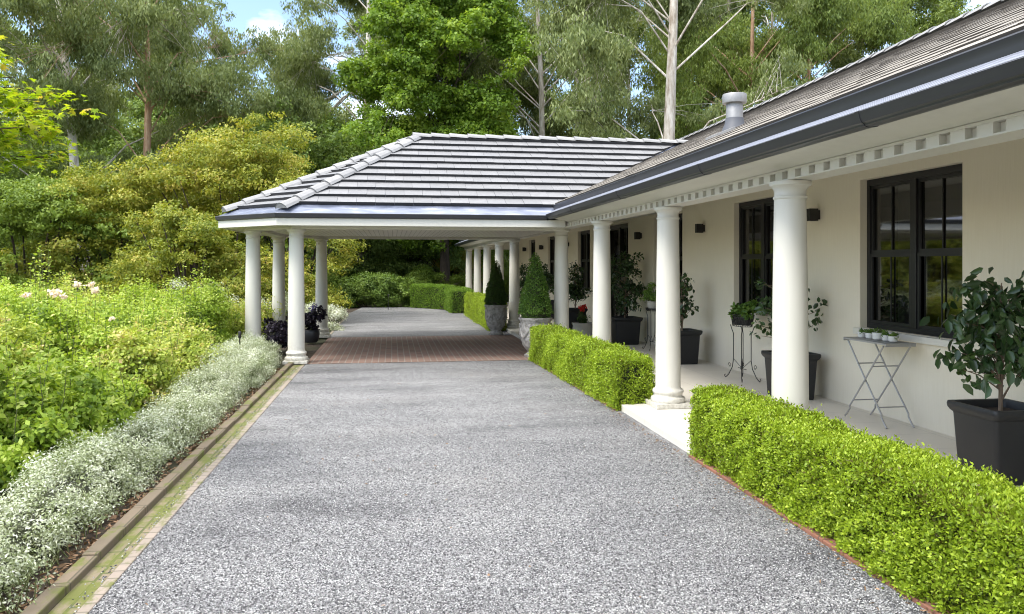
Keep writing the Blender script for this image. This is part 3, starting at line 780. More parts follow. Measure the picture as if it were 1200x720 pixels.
planter(4.9,24.6,.082,'far black square planter, seen behind the front cone topiary')
shrub_plant(4.9,24.6,.66,'dark shrub in the far black planter just left of the fourth veranda column',
   [(0,0,.4,.36,.36,.36),(-.1,0,.8,.3,.3,.32)],900,.08,.05,M['camellia'],16)
planter(4.9,28.3,.082,'farthest black square planter on the veranda, between the two cone topiaries')
shrub_plant(4.9,28.3,.66,'farthest dark shrub on the veranda, between the two cone topiaries',
   [(0,0,.4,.4,.4,.36),(-.1,0,.85,.34,.34,.34)],900,.09,.05,M['camellia'],17)

# pale bowl with little topiary ball and red flowers
bx_,by_=P(683,16.9)
o=empty('stone_bowl',(bx_,by_,.082),label='pale cement bowl planter between the third and fourth veranda columns',cat='planter')
m=MB(); m.lathe([(.14,0),(.17,.02),(.21,.15),(.225,.30),(.215,.40),(.235,.43),(.24,.46),(.215,.465),(.20,.44)],32,cap=False); m.build('bowl',M['bowl'],o,smooth=True)
m=MB(); m.lathe([(.20,.43),(.001,.435)],24,cap=False); m.build('soil',M['potsoil'],o)
o=empty('bowl_plant',(bx_,by_,.51),label='little round green plant with a few red flowers in the pale cement bowl',cat='potted plant')
crown('foliage',[(0,0,.12,.11,.11,.15)],900,.03,.02,M['topiary'],o,21,sub=30,subr=.4)
crown('flower',[(-.02,0,.36,.09,.07,.07)],120,.045,.035,M['red'],o,22,sub=6,subr=.6)
m=MB()
for i in range(5): m.tube([(0,0,-.04),(-.02*i+.02,0,.2),(-.03*i+.04,.01*i,.36)],.004,5)
m.build('stem',M['stem'],o)

# wire plant stands
def wire_stand(x,y,lab,top=.97,a=.28,b=.15,depth=.17,rz=PI/2):
    o=empty('plant_stand',(x,y,.082),rz,label=lab,cat='plant stand')
    def ell(t_,sc,z): return (a*sc*math.cos(t_),b*sc*math.sin(t_),z)
    m=MB(); n=36
    for sc,z in ((1,top),(.97,top-.03),(.82,top-depth)):
        m.tube([ell(2*PI*i/n,sc,z) for i in range(n+1)],.0055 if z==top else .004,6)
    for i in range(28):
        t_=2*PI*i/28; m.tube([ell(t_,1,top),ell(t_+.22,.9,top-depth*.5),ell(t_,.82,top-depth)],.003,5)
        m.tube([ell(t_,1,top),ell(t_-.22,.9,top-depth*.5),ell(t_,.82,top-depth)],.003,5)
    m.build('basket',M['dark_metal'],o,smooth=True)
    m=MB(); m.lathe([(.001,top-depth+.02),(.78,top-depth+.025),(.92,top-.03),(.86,top-.035),(.001,top-.04)],32,cap=False); m.v=[(x_*a,y_*b,z) for x_,y_,z in m.v]; m.build('liner',M['black_pot'],o,smooth=True)
    for sx in (-1,1):
        for sy in (-1,1):
            m=MB(); X,Y=a*.55*sx,b*.6*sy
            m.tube([(X*1.25,Y*1.2,top-depth+.01),(X*1.15,Y,top-depth-.06),(X*.9,Y*.9,top-depth-.12),(X*.9,Y*.9,.30),(X*1.05,Y,.18),(X*1.5,Y*1.35,.06),(X*1.9,Y*1.6,.012),(X*2.05,Y*1.7,.035),(X*1.95,Y*1.62,.055)],.0065,6)
            c=(X*1.35,Y*1.25,.20); m.tube([(c[0]+math.cos(k*.7)*(.05-.0045*k)*sx,c[1],c[2]+math.sin(k*.7)*(.05-.0045*k)) for k in range(10)],.004,5)
            m.build('leg',M['dark_metal'],o,smooth=True)
    m=MB(); m.tube([(-a*.52,0,.17),(a*.52,0,.17)],.005,6); m.tube([(-a*.5,-b*.5,.30),(0,0,.17),(a*.5,b*.5,.30)],.004,6); m.tube([(-a*.5,b*.5,.30),(0,0,.17),(a*.5,-b*.5,.30)],.004,6)
    m.build('brace',M['dark_metal'],o,smooth=True)
    return o
wire_stand(5.12,10.95,'black wrought iron stand with oval basket and curled feet, left of the nearest column',a=.27,b=.14)
shrub_plant(5.12,10.95,1.0,'bushy green houseplant filling the oval wire basket',
   [(0,.02,.12,.13,.22,.10),(-.02,-.16,.16,.14,.15,.12),(0,.12,.10,.12,.12,.08),(-.05,-.3,.12,.12,.10,.10)],520,.075,.045,M['topiary_l'],31,name='basket_plant',cat='potted plant',stemmat=M['stem'])
wire_stand(5.15,15.05,'thin black wire stand half hidden left of the second veranda column',top=.84,a=.2,b=.14,depth=.05)
o=empty('grey_pot',(5.15,15.05,.90),label='small grey pot standing on the half hidden wire stand',cat='pot')
m=MB(); m.lathe([(.08,0),(.11,.06),(.115,.14),(.125,.15),(.12,.165),(.10,.16)],24,cap=False); m.build('pot_body',M['bowl'],o,smooth=True); o.children[0]
m=MB(); m.lathe([(.108,.14),(.001,.142)],20,cap=False); m.build('soil',M['potsoil'],o)
shrub_plant(5.15,15.05,1.04,'light green ferny plant in the small grey pot left of the second veranda column',
   [(0,0,.16,.16,.24,.16),(-.05,.2,.12,.13,.16,.14),(0,.05,.32,.12,.14,.1)],900,.05,.022,M['fresh'],32,name='fern_plant',cat='potted plant',stemmat=M['stem'],tmpl=T4)

# folding table with succulents
ft=empty('folding_table',(5.22,7.82,.082),label='narrow grey metal folding table with crossed legs under the nearest window',cat='table')
m=MB(); TZ=.885
m.box(-.17,.17,-.38,.38,TZ-.02,TZ); m.box(-.175,.175,-.385,-.375,TZ-.035,TZ+.003); m.box(-.175,.175,.375,.385,TZ-.035,TZ+.003); m.build('tabletop',M['grey_metal'],ft,bevel=.004)
for sx,dy in ((-.155,0),(.155,.0)):
    for s in (-1,1):
        m=MB(); xx=sx+.012*s
        m.tube([(xx,s*.34,TZ-.03),(xx,0,TZ*.50),(xx,-s*.27,.13),(xx,-s*.27,.10),(xx,-s*.33,.03),(xx,-s*.36,.005)],.0095,7); m.build('leg',M['grey_metal'],ft,smooth=True)
for s in (-1,1):
    for z,yy in ((.62,.14*1.0),(.20,.235)):
        m=MB(); m.tube([(-.155,s*yy,z),(.155,s*yy,z)],.0075,6); m.build('crossbar',M['grey_metal'],ft,smooth=True)
random.seed(5)
slabs=['leftmost small white succulent pot on the folding table','second small white succulent pot from the left on the folding table','middle and largest white succulent pot on the folding table','second small white succulent pot from the right on the folding table','rightmost small white succulent pot on the folding table']
for i in range(5):
    yy=8.10-.135*i; xx=5.20+random.uniform(-.03,.03); sc=1.25 if i==2 else 1
    o=empty('succulent_pot',(xx,yy,.082+TZ+.004),label=slabs[i],cat='succulent',group='succulent pots on the folding table')
    m=MB(); m.lathe([(.030*sc,0),(.042*sc,.01),(.047*sc,.05*sc),(.045*sc,.062*sc),(.038*sc,.062*sc),(.036*sc,.05*sc),(.001,.05*sc)],22,cap=False); m.build('pot',M['white_pot'],o,smooth=True)
    crown('rosette',[(0,0,.07*sc,.045*sc,.045*sc,.028)],160,.028,.014,M['topiary_l'],o,50+i,sub=14,subr=.4,tone0=.6)

# urns and topiary
def urn(x,y,lab,h=.76,r=.30):
    o=empty('stone_urn',(x,y,.008),label=lab,cat='urn',group='carved stone urns at the carport')
    pr=[(.66,0),(.68,.05),(.60,.07),(.50,.11),(.47,.14),(.60,.19),(.80,.30),(.90,.48),(.93,.68),(.91,.84),(.92,.88),(1.0,.93),(1.04,.965),(1.03,1.0),(.92,1.0),(.88,.95)]
    m=MB(); m.lathe([(a*r,b*h) for a,b in pr],40,cap=False)
    m.build('urn_body',M['urn'],o,smooth=True)
    m=MB(); n=6       # garland swags and rosettes in relief
    for k in range(n):
        a0=2*PI*k/n
        pts=[]
        for i in range(11):
            t_=i/10; a=a0+2*PI/n*t_; z=.78-.26*math.sin(PI*t_); rr=.925*r*(1 if z>.45 else .97)
            pts.append((rr*math.cos(a),rr*math.sin(a),z*h))
        m.tube(pts,[.014+.014*math.sin(PI*i/10) for i in range(11)],7)
        c=(.93*r*math.cos(a0),.93*r*math.sin(a0),.80*h)
        for j in range(6):
            a=j*PI/3; m.tube([(c[0],c[1],c[2]),(c[0]*1.03-math.sin(a0)*.045*math.cos(a),c[1]*1.03+math.cos(a0)*.045*math.cos(a),c[2]+.045*math.sin(a))],[.02,.012],6)
        m.tube([(c[0],c[1],.76*h),(c[0]*1.01,c[1]*1.01,.5*h)],[.02,.01],6)
    m.build('relief_garland',M['urn'],o,smooth=True)
    m=MB(); m.lathe([(r*.89,h*.95),(.001,h*.955)],24,cap=False); m.build('soil',M['potsoil'],o)
    return o
def cone(x,y,z,lab,r,h,mat,seed):
    o=empty('cone_topiary',(x,y,z),label=lab,cat='topiary',group='cone topiaries in the stone urns'); rng=np.random.default_rng(seed); n=9000
    t_=1-np.sqrt(rng.random(n)); a=rng.uniform(0,2*PI,n); rad=r*(1-t_)**.85*(1-.25*(t_<.06))+.025
    p0=np.column_stack([rad*np.cos(a),rad*np.sin(a),t_*h]); nz=fnoise(p0,14,seed)*.025
    rad=rad+nz-rng.random(n)**2*.05+rng.exponential(.006,n)
    pos=np.column_stack([rad*np.cos(a),rad*np.sin(a),t_*h]); N=nrm(np.column_stack([np.cos(a),np.sin(a),np.full(n,.35)]))
    d=nrm(N*.5+rnd_unit(rng,n)*.8+np.array((0,0,.5))); nn=nrm(N*.7+rnd_unit(rng,n)*.8); sz=rng.uniform(.7,1.3,n)
    leaf_obj('foliage',T4,pos,d,nn,.034*sz,.02*sz,.5+rng.normal(0,.2,n)+nz*6,mat,o)
    m=MB(); m.lathe([(r*.85,.02),(r*.80,h*.12),(r*.45,h*.5),(.02,h*.93)],16); m.build('inner_branches',M['twig'],o)
    m=MB(); m.tube([(0,0,-.08),(0,0,.1)],.02,8); m.build('stem',M['bark'],o)
urn(2.64,19.95,'carved stone urn standing clear on the far edge of the brick paving',h=.76,r=.285)
cone(2.64,19.95,.76,'darker cone topiary in the far stone urn',.27,1.15,M['topiary'],61)
urn(2.76,15.0,'carved stone urn half hidden behind the long box hedge',h=.76,r=.32)
cone(2.76,15.0,.76,'brighter green cone topiary in the near stone urn',.315,1.27,M['topiary_l'],62)

# purple plants by carport columns
def dark_pot(x,y,lab):
    o=empty('glazed_pot',(x,y,.008),label=lab,cat='pot')
    m=MB(); m.lathe([(.13,0),(.17,.05),(.20,.2),(.185,.27),(.20,.29),(.19,.30),(.17,.28)],28,cap=False); m.build('pot_body',M['gutter'],o,smooth=True)
    m=MB(); m.lathe([(.175,.26),(.001,.265)],20,cap=False); m.build('soil',M['potsoil'],o)
dark_pot(-1.83,18.5,'round dark glazed pot between the two right carport columns')
shrub_plant(-1.83,18.5,.28,'dark purple leafy plant with lilac flowers in the round glazed pot',[(0,0,.22,.28,.28,.22),(.1,0,.4,.2,.2,.16),(-.12,0,.35,.2,.2,.15)],1500,.06,.045,M['purple'],71,name='purple_plant',cat='potted plant',stemmat=M['stem'])
o=empty('lilac_flowers',(-1.78,18.5,.75),label='spike of lilac flowers above the dark purple plant',cat='flower')
crown('bloom',[(0,0,.05,.10,.08,.10)],260,.03,.02,M['lavender'],o,72,sub=10,subr=.5)
m=MB(); m.tube([(0,0,-.3),(0,0,.08)],.005,5); m.build('stem',M['stem'],o)
o=empty('purple_shrub',(-2.35,16.6,0),label='low dark purple shrub in the bed between the left carport columns',cat='shrub')
crown('foliage',[(0,0,.35,.35,.5,.25),(-.1,.3,.5,.3,.3,.2),(.05,-.3,.4,.3,.3,.22)],2600,.065,.05,M['purple'],o,73,sub=14)
m=MB()
for i in range(9): m.tube([(0,0,0),(random.uniform(-.2,.2),random.uniform(-.4,.4),.4)],.008,5)
m.build('stem',M['stem'],o)

# garden spike lights
def spike(px,z,top,lab):
    x,y=P(px,z); o=empty('garden_spike_light',(x,y,0),label=lab,cat='garden light')
    m=MB(); m.tube([(0,0,-.02),(0,0,top-.09)],.011,8); m.build('post',M['dark_metal'],o)
    m=MB(); m.lathe([(.02,top-.11),(.024,top-.10),(.026,top-.01),(.018,top)],14); m.build('lamp_head',M['dark_metal'],o,smooth=True)
spike(281,12.6,.72,'slim black garden light rising from the silver border before the carport')
spike(277,15.6,.72,'small farther black garden light beside the outer left carport column')
spike(106,7.0,.60,'black garden stake among the leafy roses at lower left')
spike(455,31.5,.62,'tiny grey post at the far end of the gravel before the round bush')

# ================================================================== HEDGES
def hedge_thing(name,lab,poly,h,n,L,mat,seed,rough=.03,tone0=.5,z0=0.0,cat='hedge'):
    o=empty(name,(0,0,0),label=lab,cat=cat); hedge(name,poly,z0,h,n,L,mat,o,seed,rough,tone0); return o
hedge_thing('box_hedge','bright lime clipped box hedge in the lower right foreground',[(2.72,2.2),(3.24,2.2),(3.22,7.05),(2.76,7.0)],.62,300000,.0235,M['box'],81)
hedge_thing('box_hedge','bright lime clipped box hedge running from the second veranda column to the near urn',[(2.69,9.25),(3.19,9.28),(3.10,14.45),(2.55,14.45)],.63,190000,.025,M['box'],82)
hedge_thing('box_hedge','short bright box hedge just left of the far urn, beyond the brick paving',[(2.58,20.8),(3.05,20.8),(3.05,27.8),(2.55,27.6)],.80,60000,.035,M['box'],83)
hedge_thing('box_hedge','block end of hedge where the far hedge turns towards the house',[(2.15,28.9),(3.0,28.9),(3.0,31.4),(2.1,31.4)],.86,30000,.04,M['box_mid'],84)
hedge_thing('box_hedge','long low green hedge across the far end of the gravel',[(.75,33.2),(2.2,31.2),(2.6,32.0),(1.1,34.1)],.95,34000,.045,M['box_mid'],85)

# silver border
o=empty('silver_border',(0,0,0),label='low silvery grey border plant along the left kerb of the drive',cat='border plant')
rng=np.random.default_rng(90); lob=[]
y=2.2
while y<14.6:
    w_=.36+.03*math.sin(y*2.1); lob.append((-2.24+.04*math.sin(y*1.7),y,.15,w_,.34,.26+.05*math.sin(y*3.3)+(.08 if y>10 else 0))); 
    if y>11.5: lob.append((-2.45,y+.1,.28,.30,.3,.30))
    y+=.26
_,cc,cr=crown('foliage',lob,330000,.023,.0085,M['silver'],o,91,sub=60,subr=.22,shell=.5,up=.7,flat=.9,tone0=.52,tone_sp=.28,zmin=.02,top_tone=.12)
m=MB()
rr=random.Random(4)
for c in cc[::3]:
    m.tube([(c[0]+rr.uniform(-.05,.05),c[1],0),(c[0]+rr.uniform(-.04,.04),c[1]+rr.uniform(-.04,.04),c[2]*.6),tuple(c)],[.004,.003,.0015],4)
m.build('stem',M['stem'],o)
y=2.2; m=MB()
while y<14.4: m.lathe([(.20,0),(.21,.12),(.13,.22),(.01,.25)],9,(-2.28,y,0)); y+=.22
m.build('inner_branches',M['twig'],o)
# far silver shrubs behind carport's left side
def shrub(name,lab,x,y,lobes,n,L,W,mat,seed,cat='shrub',group=None,stem='bark',tmpl=T4,sub=14,subr=.3,tone0=.45,nst=10,shell=.5,droop=0,up=.5,sr=.02,flat=.7,tone_sp=.22):
    o=empty(name,(x,y,-.03),label=lab,cat=cat,group=group)
    f,cc,cr=crown('foliage',lobes,n,L,W,mat,o,seed,sub=sub,subr=subr,tmpl=tmpl,tone0=tone0,zmin=.02,shell=shell,droop=droop,up=up,flat=flat,tone_sp=tone_sp)
    rng=random.Random(seed); m=MB()
    for i in range(min(nst,len(cc))):
        c=Vector(cc[i*len(cc)//max(nst,1)%len(cc)]); b=Vector((c.x*.25+rng.uniform(-.1,.1),c.y*.25+rng.uniform(-.1,.1),0)); mid=b.lerp(c,.5)+Vector((0,0,.12*c.length))
        m.tube([b,mid,c],[sr,sr*.7,sr*.25],6)
    m.build('stem',M[stem],o,smooth=True); return o
shrub('silver_shrub','pale silvery shrub behind the outer left carport column',*P(268,19.5),[(0,0,.6,.9,.8,.7),(1.0,0,.5,.8,.8,.6),(-.9,0,.8,.7,.7,.6)],16000,.06,.02,M['silver'],92,tone0=.45)
shrub('silver_shrub','white flowering silver clump between the right carport columns and the far gravel',*P(392,21.5),[(0,0,.3,.3,.5,.4),(-.1,1.0,.3,.3,.5,.4),(-.5,.4,.4,.4,.5,.45)],9000,.05,.02,M['silver'],93,tone0=.75)
shrub('yellow_shrub','yellowish shrub mass seen between the carport columns',*P(352,24.5),[(0,0,.6,.8,.8,.7),(-1.3,0,.8,1,.8,.8)],14000,.08,.04,M['rose_y'],94,tone0=.5)

# leaf litter between kerb and border, and a few on gravel
rng=np.random.default_rng(5); n=1600
pos=np.column_stack([-1.86-np.abs(rng.normal(0,.10,n)),rng.uniform(2.5,14,n),rng.uniform(-.02,.012,n)])
tag(leaf_obj('leaf_litter',T6,pos,rng.normal(size=(n,3))*(1,1,.25),rng.normal(size=(n,3))*.5+(0,0,1),rng.uniform(.02,.06,n),rng.uniform(.012,.035,n),rng.random(n),M['litter']),'brown dry leaves lying between the kerb and silver border','leaf litter',kind='stuff')
n=640
pos=np.column_stack([np.concatenate([rng.uniform(-1.7,2.6,140),2.70-rng.exponential(.06,500)]),np.concatenate([rng.uniform(3,14,140),rng.uniform(3,14,500)]),np.full(n,.012)])
pos=pos[(pos[:,0]<2.72)]; n=len(pos)
tag(leaf_obj('fallen_leaves',T6,pos,rng.normal(size=(n,3))*(1,1,.15),rng.normal(size=(n,3))*.3+(0,0,1),rng.uniform(.012,.035,n),rng.uniform(.008,.018,n),rng.random(n),M['litter']),'tiny scattered dry leaves on the grey gravel','fallen leaves',kind='stuff')

# loose stones on the gravel and at its edges
TP=(np.array([(-.5,-.5,-.3),(.5,-.45,-.35),(.45,.5,-.3),(-.5,.4,-.35),(-.35,-.4,.35),(.4,-.3,.3),(.3,.4,.4),(-.4,.3,.3)]),[(0,3,2,1),(4,5,6,7),(0,1,5,4),(1,2,6,5),(2,3,7,6),(3,0,4,7)])
t=NT('loose_stone'); a_=t.new('ShaderNodeAttribute'); a_.attribute_name='tone'
t.pbr(t.ramp(a_.outputs['Fac'],[(0,(.03,.03,.034)),(.35,(.10,.10,.105)),(.65,(.25,.25,.253)),(.9,(.40,.40,.40)),(1,(.62,.615,.60))]),.8,spec=.3); M['pebble']=t.m
rng=np.random.default_rng(33); n=120000
yy=2.7+rng.exponential(2.6,n); yy=np.where(yy>14.3,2.7+rng.random(n)*5,yy); xx=rng.uniform(-1.56,2.72,n)
n2=5000; yy=np.concatenate([yy,rng.uniform(3,14,n2)]); xx=np.concatenate([xx,-1.53-np.abs(rng.normal(0,.05,n2))]); n+=n2
k=~((xx>2.72)); xx=xx[k];yy=yy[k]; n=len(xx); sz=rng.uniform(.0045,.0105,n)
tag(leaf_obj('loose_gravel',TP,np.column_stack([xx,yy,np.where(xx<-1.6,.004,.0)+sz*.15]),rng.normal(size=(n,3))*(1,1,.3),rng.normal(size=(n,3))*.35+(0,0,1),sz,sz*rng.uniform(.6,1,n),rng.random(n),M['pebble']),'loose grey stones lying on top of the gravel drive','gravel',kind='stuff')

# ================================================================== ROSE BED
def rose(px,z,h,w,n,L,mat,seed,lab,flowers=(),group='leafy rose bushes in the bed left of the drive',canes=()):
    x,y=P(px,z); rng=random.Random(seed); lobes=[]
    for i in range(7):
        a=rng.uniform(0,2*PI); rr=rng.uniform(0,.55)*w; lobes.append((rr*math.cos(a),rr*math.sin(a),h*rng.uniform(.35,.72),w*rng.uniform(.38,.55),w*rng.uniform(.38,.55),h*rng.uniform(.26,.36)))
    lobes.append((0,0,h*.3,w*.9,w*.9,h*.33))
    o=shrub('rose_bush',lab,x,y,lobes,n,L,L*.55,mat,seed,group=group,stem='stem',sub=30,subr=.26,nst=24,sr=.009,tmpl=T4,tone0=.48,shell=.6,tone_sp=.26,cat='rose bush')
    # upright canes poking out of the top
    m=MB(); pp=[];dd=[]
    for k in range(26+len(canes)):
        if k<26:
            a=rng.uniform(0,2*PI); r_=rng.uniform(0,.85)*w; bx,by=r_*math.cos(a),r_*math.sin(a); top=h*rng.uniform(.85,1.15); zb=h*.62
        else: bx,by,top=canes[k-26]; zb=h*.4
        lx,ly=rng.uniform(-.08,.08),rng.uniform(-.08,.08)
        m.tube([(bx*.15,by*.15,0),(bx*.8,by*.8,zb*.6),(bx,by,zb),(bx+lx*.5,by+ly*.5,(zb+top)/2),(bx+lx,by+ly,top)],[.005,.005,.004,.003,.0015],5)
        for q in range(40):
            t_=rng.random(); pp.append((bx+lx*t_+rng.gauss(0,.03),by+ly*t_+rng.gauss(0,.03),zb+(top-zb)*t_)); dd.append((rng.gauss(0,1),rng.gauss(0,1),rng.uniform(-.2,.7)))
    m.build('cane',M['stem'],o)
    r2=np.random.default_rng(seed); N=len(pp)
    leaf_obj('cane_leaves',T4,np.array(pp),np.array(dd),r2.normal(size=(N,3))*.6+(0,0,.7),L*r2.uniform(.7,1.2,N),L*.55*r2.uniform(.7,1.2,N),.62+r2.normal(0,.2,N),mat,o)
    for (fx_,fy_,fz_,r_,mt) in flowers:
        crown('flower',[(fx_,fy_,fz_,r_*.6,r_*.6,r_*.45)],60,r_*.55,r_*.5,M[mt],o,seed+int(fz_*100),sub=8,subr=.7,shell=.3)
    return o
G='one of the bright leafy rose bushes massed in the bed left of the drive'
rose(2,6.6,1.05,.80,30000,.058,M['rose'],101,'big fresh green rose bush at the left edge, nearest the camera',flowers=((-.05,-.6,.35,.03,'red'),(.1,-.75,.22,.03,'red'),(.0,-.7,.12,.028,'red')))
rose(92,7.6,.85,.72,28000,.055,M['rose'],102,'low fresh green rose bush just behind the near silver border')
rose(-40,8.6,1.25,.95,26000,.054,M['rose_y'],103,'rose bush at the left picture edge with pale pink blooms on top',flowers=((.62,.0,1.48,.05,'petal'),(.86,.1,1.50,.075,'petal'),(1.0,0,1.46,.045,'petal')))
rose(75,9.6,1.35,.85,26000,.054,M['rose'],104,'rose bush with three pale pink blooms on its crest, left of the bed centre',flowers=((.18,-.1,1.58,.06,'petal'),(.30,0,1.57,.055,'petal'),(.40,-.1,1.50,.06,'petal'),(.72,-.5,1.18,.04,'petal')),canes=((-.3,0,1.95),(-.25,.1,2.0),(-.35,-.1,1.85)))
rose(148,9.6,1.0,.75,24000,.052,M['rose_y'],105,'yellow green rose bush beside the silver border, midway to the carport')
rose(215,11.6,1.05,.8,18000,.048,M['rose_y'],106,'pale speckled rose bush behind the slim garden light')
rose(140,12.2,1.35,1.0,20000,.05,M['rose'],107,G)
rose(35,12.5,1.5,1.1,20000,.05,M['rose'],108,'rose bush with bronze red shoots sticking up at far left',canes=((.15,0,2.1),(.25,0,2.15),(.2,.1,2.05)))
rose(228,14.4,1.55,.75,16000,.05,M['rose'],109,'tall bright upright bush at the back of the bed, left of the carport',canes=((.1,0,2.0),(-.2,0,1.95),(.3,0,1.85)))
rose(262,15.6,1.1,.8,14000,.05,M['rose_y'],110,'pale rose bush closest to the outer left carport column')
rose(160,16.,1.45,1.1,16000,.055,M['rose'],111,G)
rose(80,15.5,1.5,1.2,16000,.055,M['rose_y'],112,G)
rose(-10,15.5,1.55,1.2,16000,.055,M['rose'],113,G)
rose(-90,11.0,1.5,1.2,16000,.05,M['rose'],114,G)
rose(300,18.2,1.0,.7,10000,.05,M['rose_y'],115,'low pale bush seen between the left carport columns')

# near acer branch, top left
ax,ay=-4.45,6.5
o=empty('japanese_maple',(ax,ay,-.03),label='lime green Japanese maple reaching in at the top left corner',cat='maple tree')
rng=np.random.default_rng(200)
m=MB(); m.tube([(0,0,0),(-.05,.05,1.2),(.0,.1,2.0),(.15,.1,2.6),(.2,.2,3.1)],[.09,.075,.06,.045,.02],10)
twigs=[]
rr=random.Random(12)
for i in range(26):
    z=rr.uniform(2.45,3.35); a=rr.uniform(-2.6,1.2); l=rr.uniform(.8,1.75)
    if i<16: a=rr.uniform(-.45,.4); z=2.62+.85*i/15; l=rr.uniform(1.3,1.95)-.25*abs(z-3.0)
    b=Vector((.1,.1,min(z-.3,2.9))); e=Vector((l*math.cos(a),l*math.sin(a),z+rr.uniform(-.1,.1))); mid=b.lerp(e,.5)+Vector((0,0,.12))
    m.tube([b,mid,e],[.016,.010,.003],6); 
    for k in range(15):
        t_=rr.uniform(.2,1); q=(mid.lerp(e,(t_-.5)*2) if t_>.5 else b.lerp(mid,t_*2)); f=q+Vector((rr.uniform(-.25,.35),rr.uniform(-.3,.3),rr.uniform(-.12,.06))); m.tube([q,f],[.004,.0015],4); twigs+= [(q,f)]*1
m.build('trunk',M['bark'],o,smooth=True)
pos=[];
for q,f in twigs:
    for k in range(26):
        t_=rr.uniform(.2,1.15); c=q.lerp(f,t_); pos.append((c.x+rr.gauss(0,.05),c.y+rr.gauss(0,.05),c.z+rr.gauss(0,.03)))
pos=np.array(pos); n=len(pos)
leaf_obj('crown',TS,pos,rng.normal(size=(n,3))*(1,1,.35)+(.4,0,-.15),rng.normal(size=(n,3))*.35+(0,0,1),rng.uniform(.035,.068,n),rng.uniform(.035,.068,n),.30+rng.normal(0,.2,n)+.22*(pos[:,0]>1.5),M['acer'],o)

# ================================================================== MAPLE MOUNDS
def mound(px,z,h,w,n,mat,seed,lab,front=9,L=.10,low=.5,tone0=.48,name='maple_shrub'):
    x,y=P(px,z); rng=random.Random(seed); lobes=[]
    for i in range(20):
        a=rng.uniform(0,2*PI); e=rng.random(); rr=w*math.sqrt(e)*.85; zt=h*(low+(1-low)*math.sqrt(max(0,1-(rr/w)**2)))
        zz=zt-rng.uniform(.05,.55)*h*.6; lobes.append((rr*math.cos(a),rr*math.sin(a),max(zz,.6),w*rng.uniform(.22,.36),w*rng.uniform(.22,.36),h*rng.uniform(.10,.17)))
    for i in range(front):
        a=PI+PI*(i+.5)/9; lobes.append((w*.8*math.cos(a),w*.8*math.sin(a),h*rng.uniform(.16,.40),w*.3,w*.26,h*.16))
    lobes.append((0,0,h*.80,w*.5,w*.5,h*.17))
    return shrub(name,lab,x,y,lobes,n,L,L*.5,mat,seed,cat='maple shrub' if name=='maple_shrub' else 'shrub',sub=26,subr=.30,flat=.45,nst=26,sr=.045,tone0=tone0,shell=.7,tone_sp=.24)
mound(275,25,6.3,3.6,90000,M['maple'],301,'broad golden green maple mound left of the carport roof peak')
mound(346,27,5.5,2.1,50000,M['maple'],302,'smaller golden maple mound touching the carport roof edge',front=4,tone0=.40)
mound(150,25.5,5.1,3.3,70000,M['maple'],303,'golden green maple mound behind the rose bed centre',tone0=.40)
mound(35,23.5,4.4,3.2,70000,M['maple_g'],304,'greener maple mound behind the roses at far left',tone0=.55)
mound(-90,26,5.2,3.5,50000,M['maple_g'],305,'green maple mound cut by the left picture edge')
mound(225,21.5,3.4,2.0,34000,M['maple'],306,'lower spreading maple shrub left of the carport columns',tone0=.35,L=.085)
mound(325,33,4.0,2.6,36000,M['maple_g'],307,'green maple seen through the left carport columns',tone0=.45)

# big dark shrub mound at the end of the gravel
shrub('rounded_shrub','large rounded dark green shrub at the end of the gravel beyond the carport',*P(436,33.6),[(0,0,.7,1.6,1.0,.75),(-1.1,0,.6,.9,.9,.65),(1.2,0,.6,1.0,.9,.7),(.2,-.1,.95,1.2,.9,.55)],46000,.075,.045,M['mid_shrub'],310,tone0=.6,sub=60,subr=.22)
shrub('low_shrub','medium green shrub behind the far hedge',*P(500,36.5),[(0,0,.8,1.4,1,.8),(1.5,0,.7,1.2,1,.7)],16000,.09,.05,M['maple_g'],311)

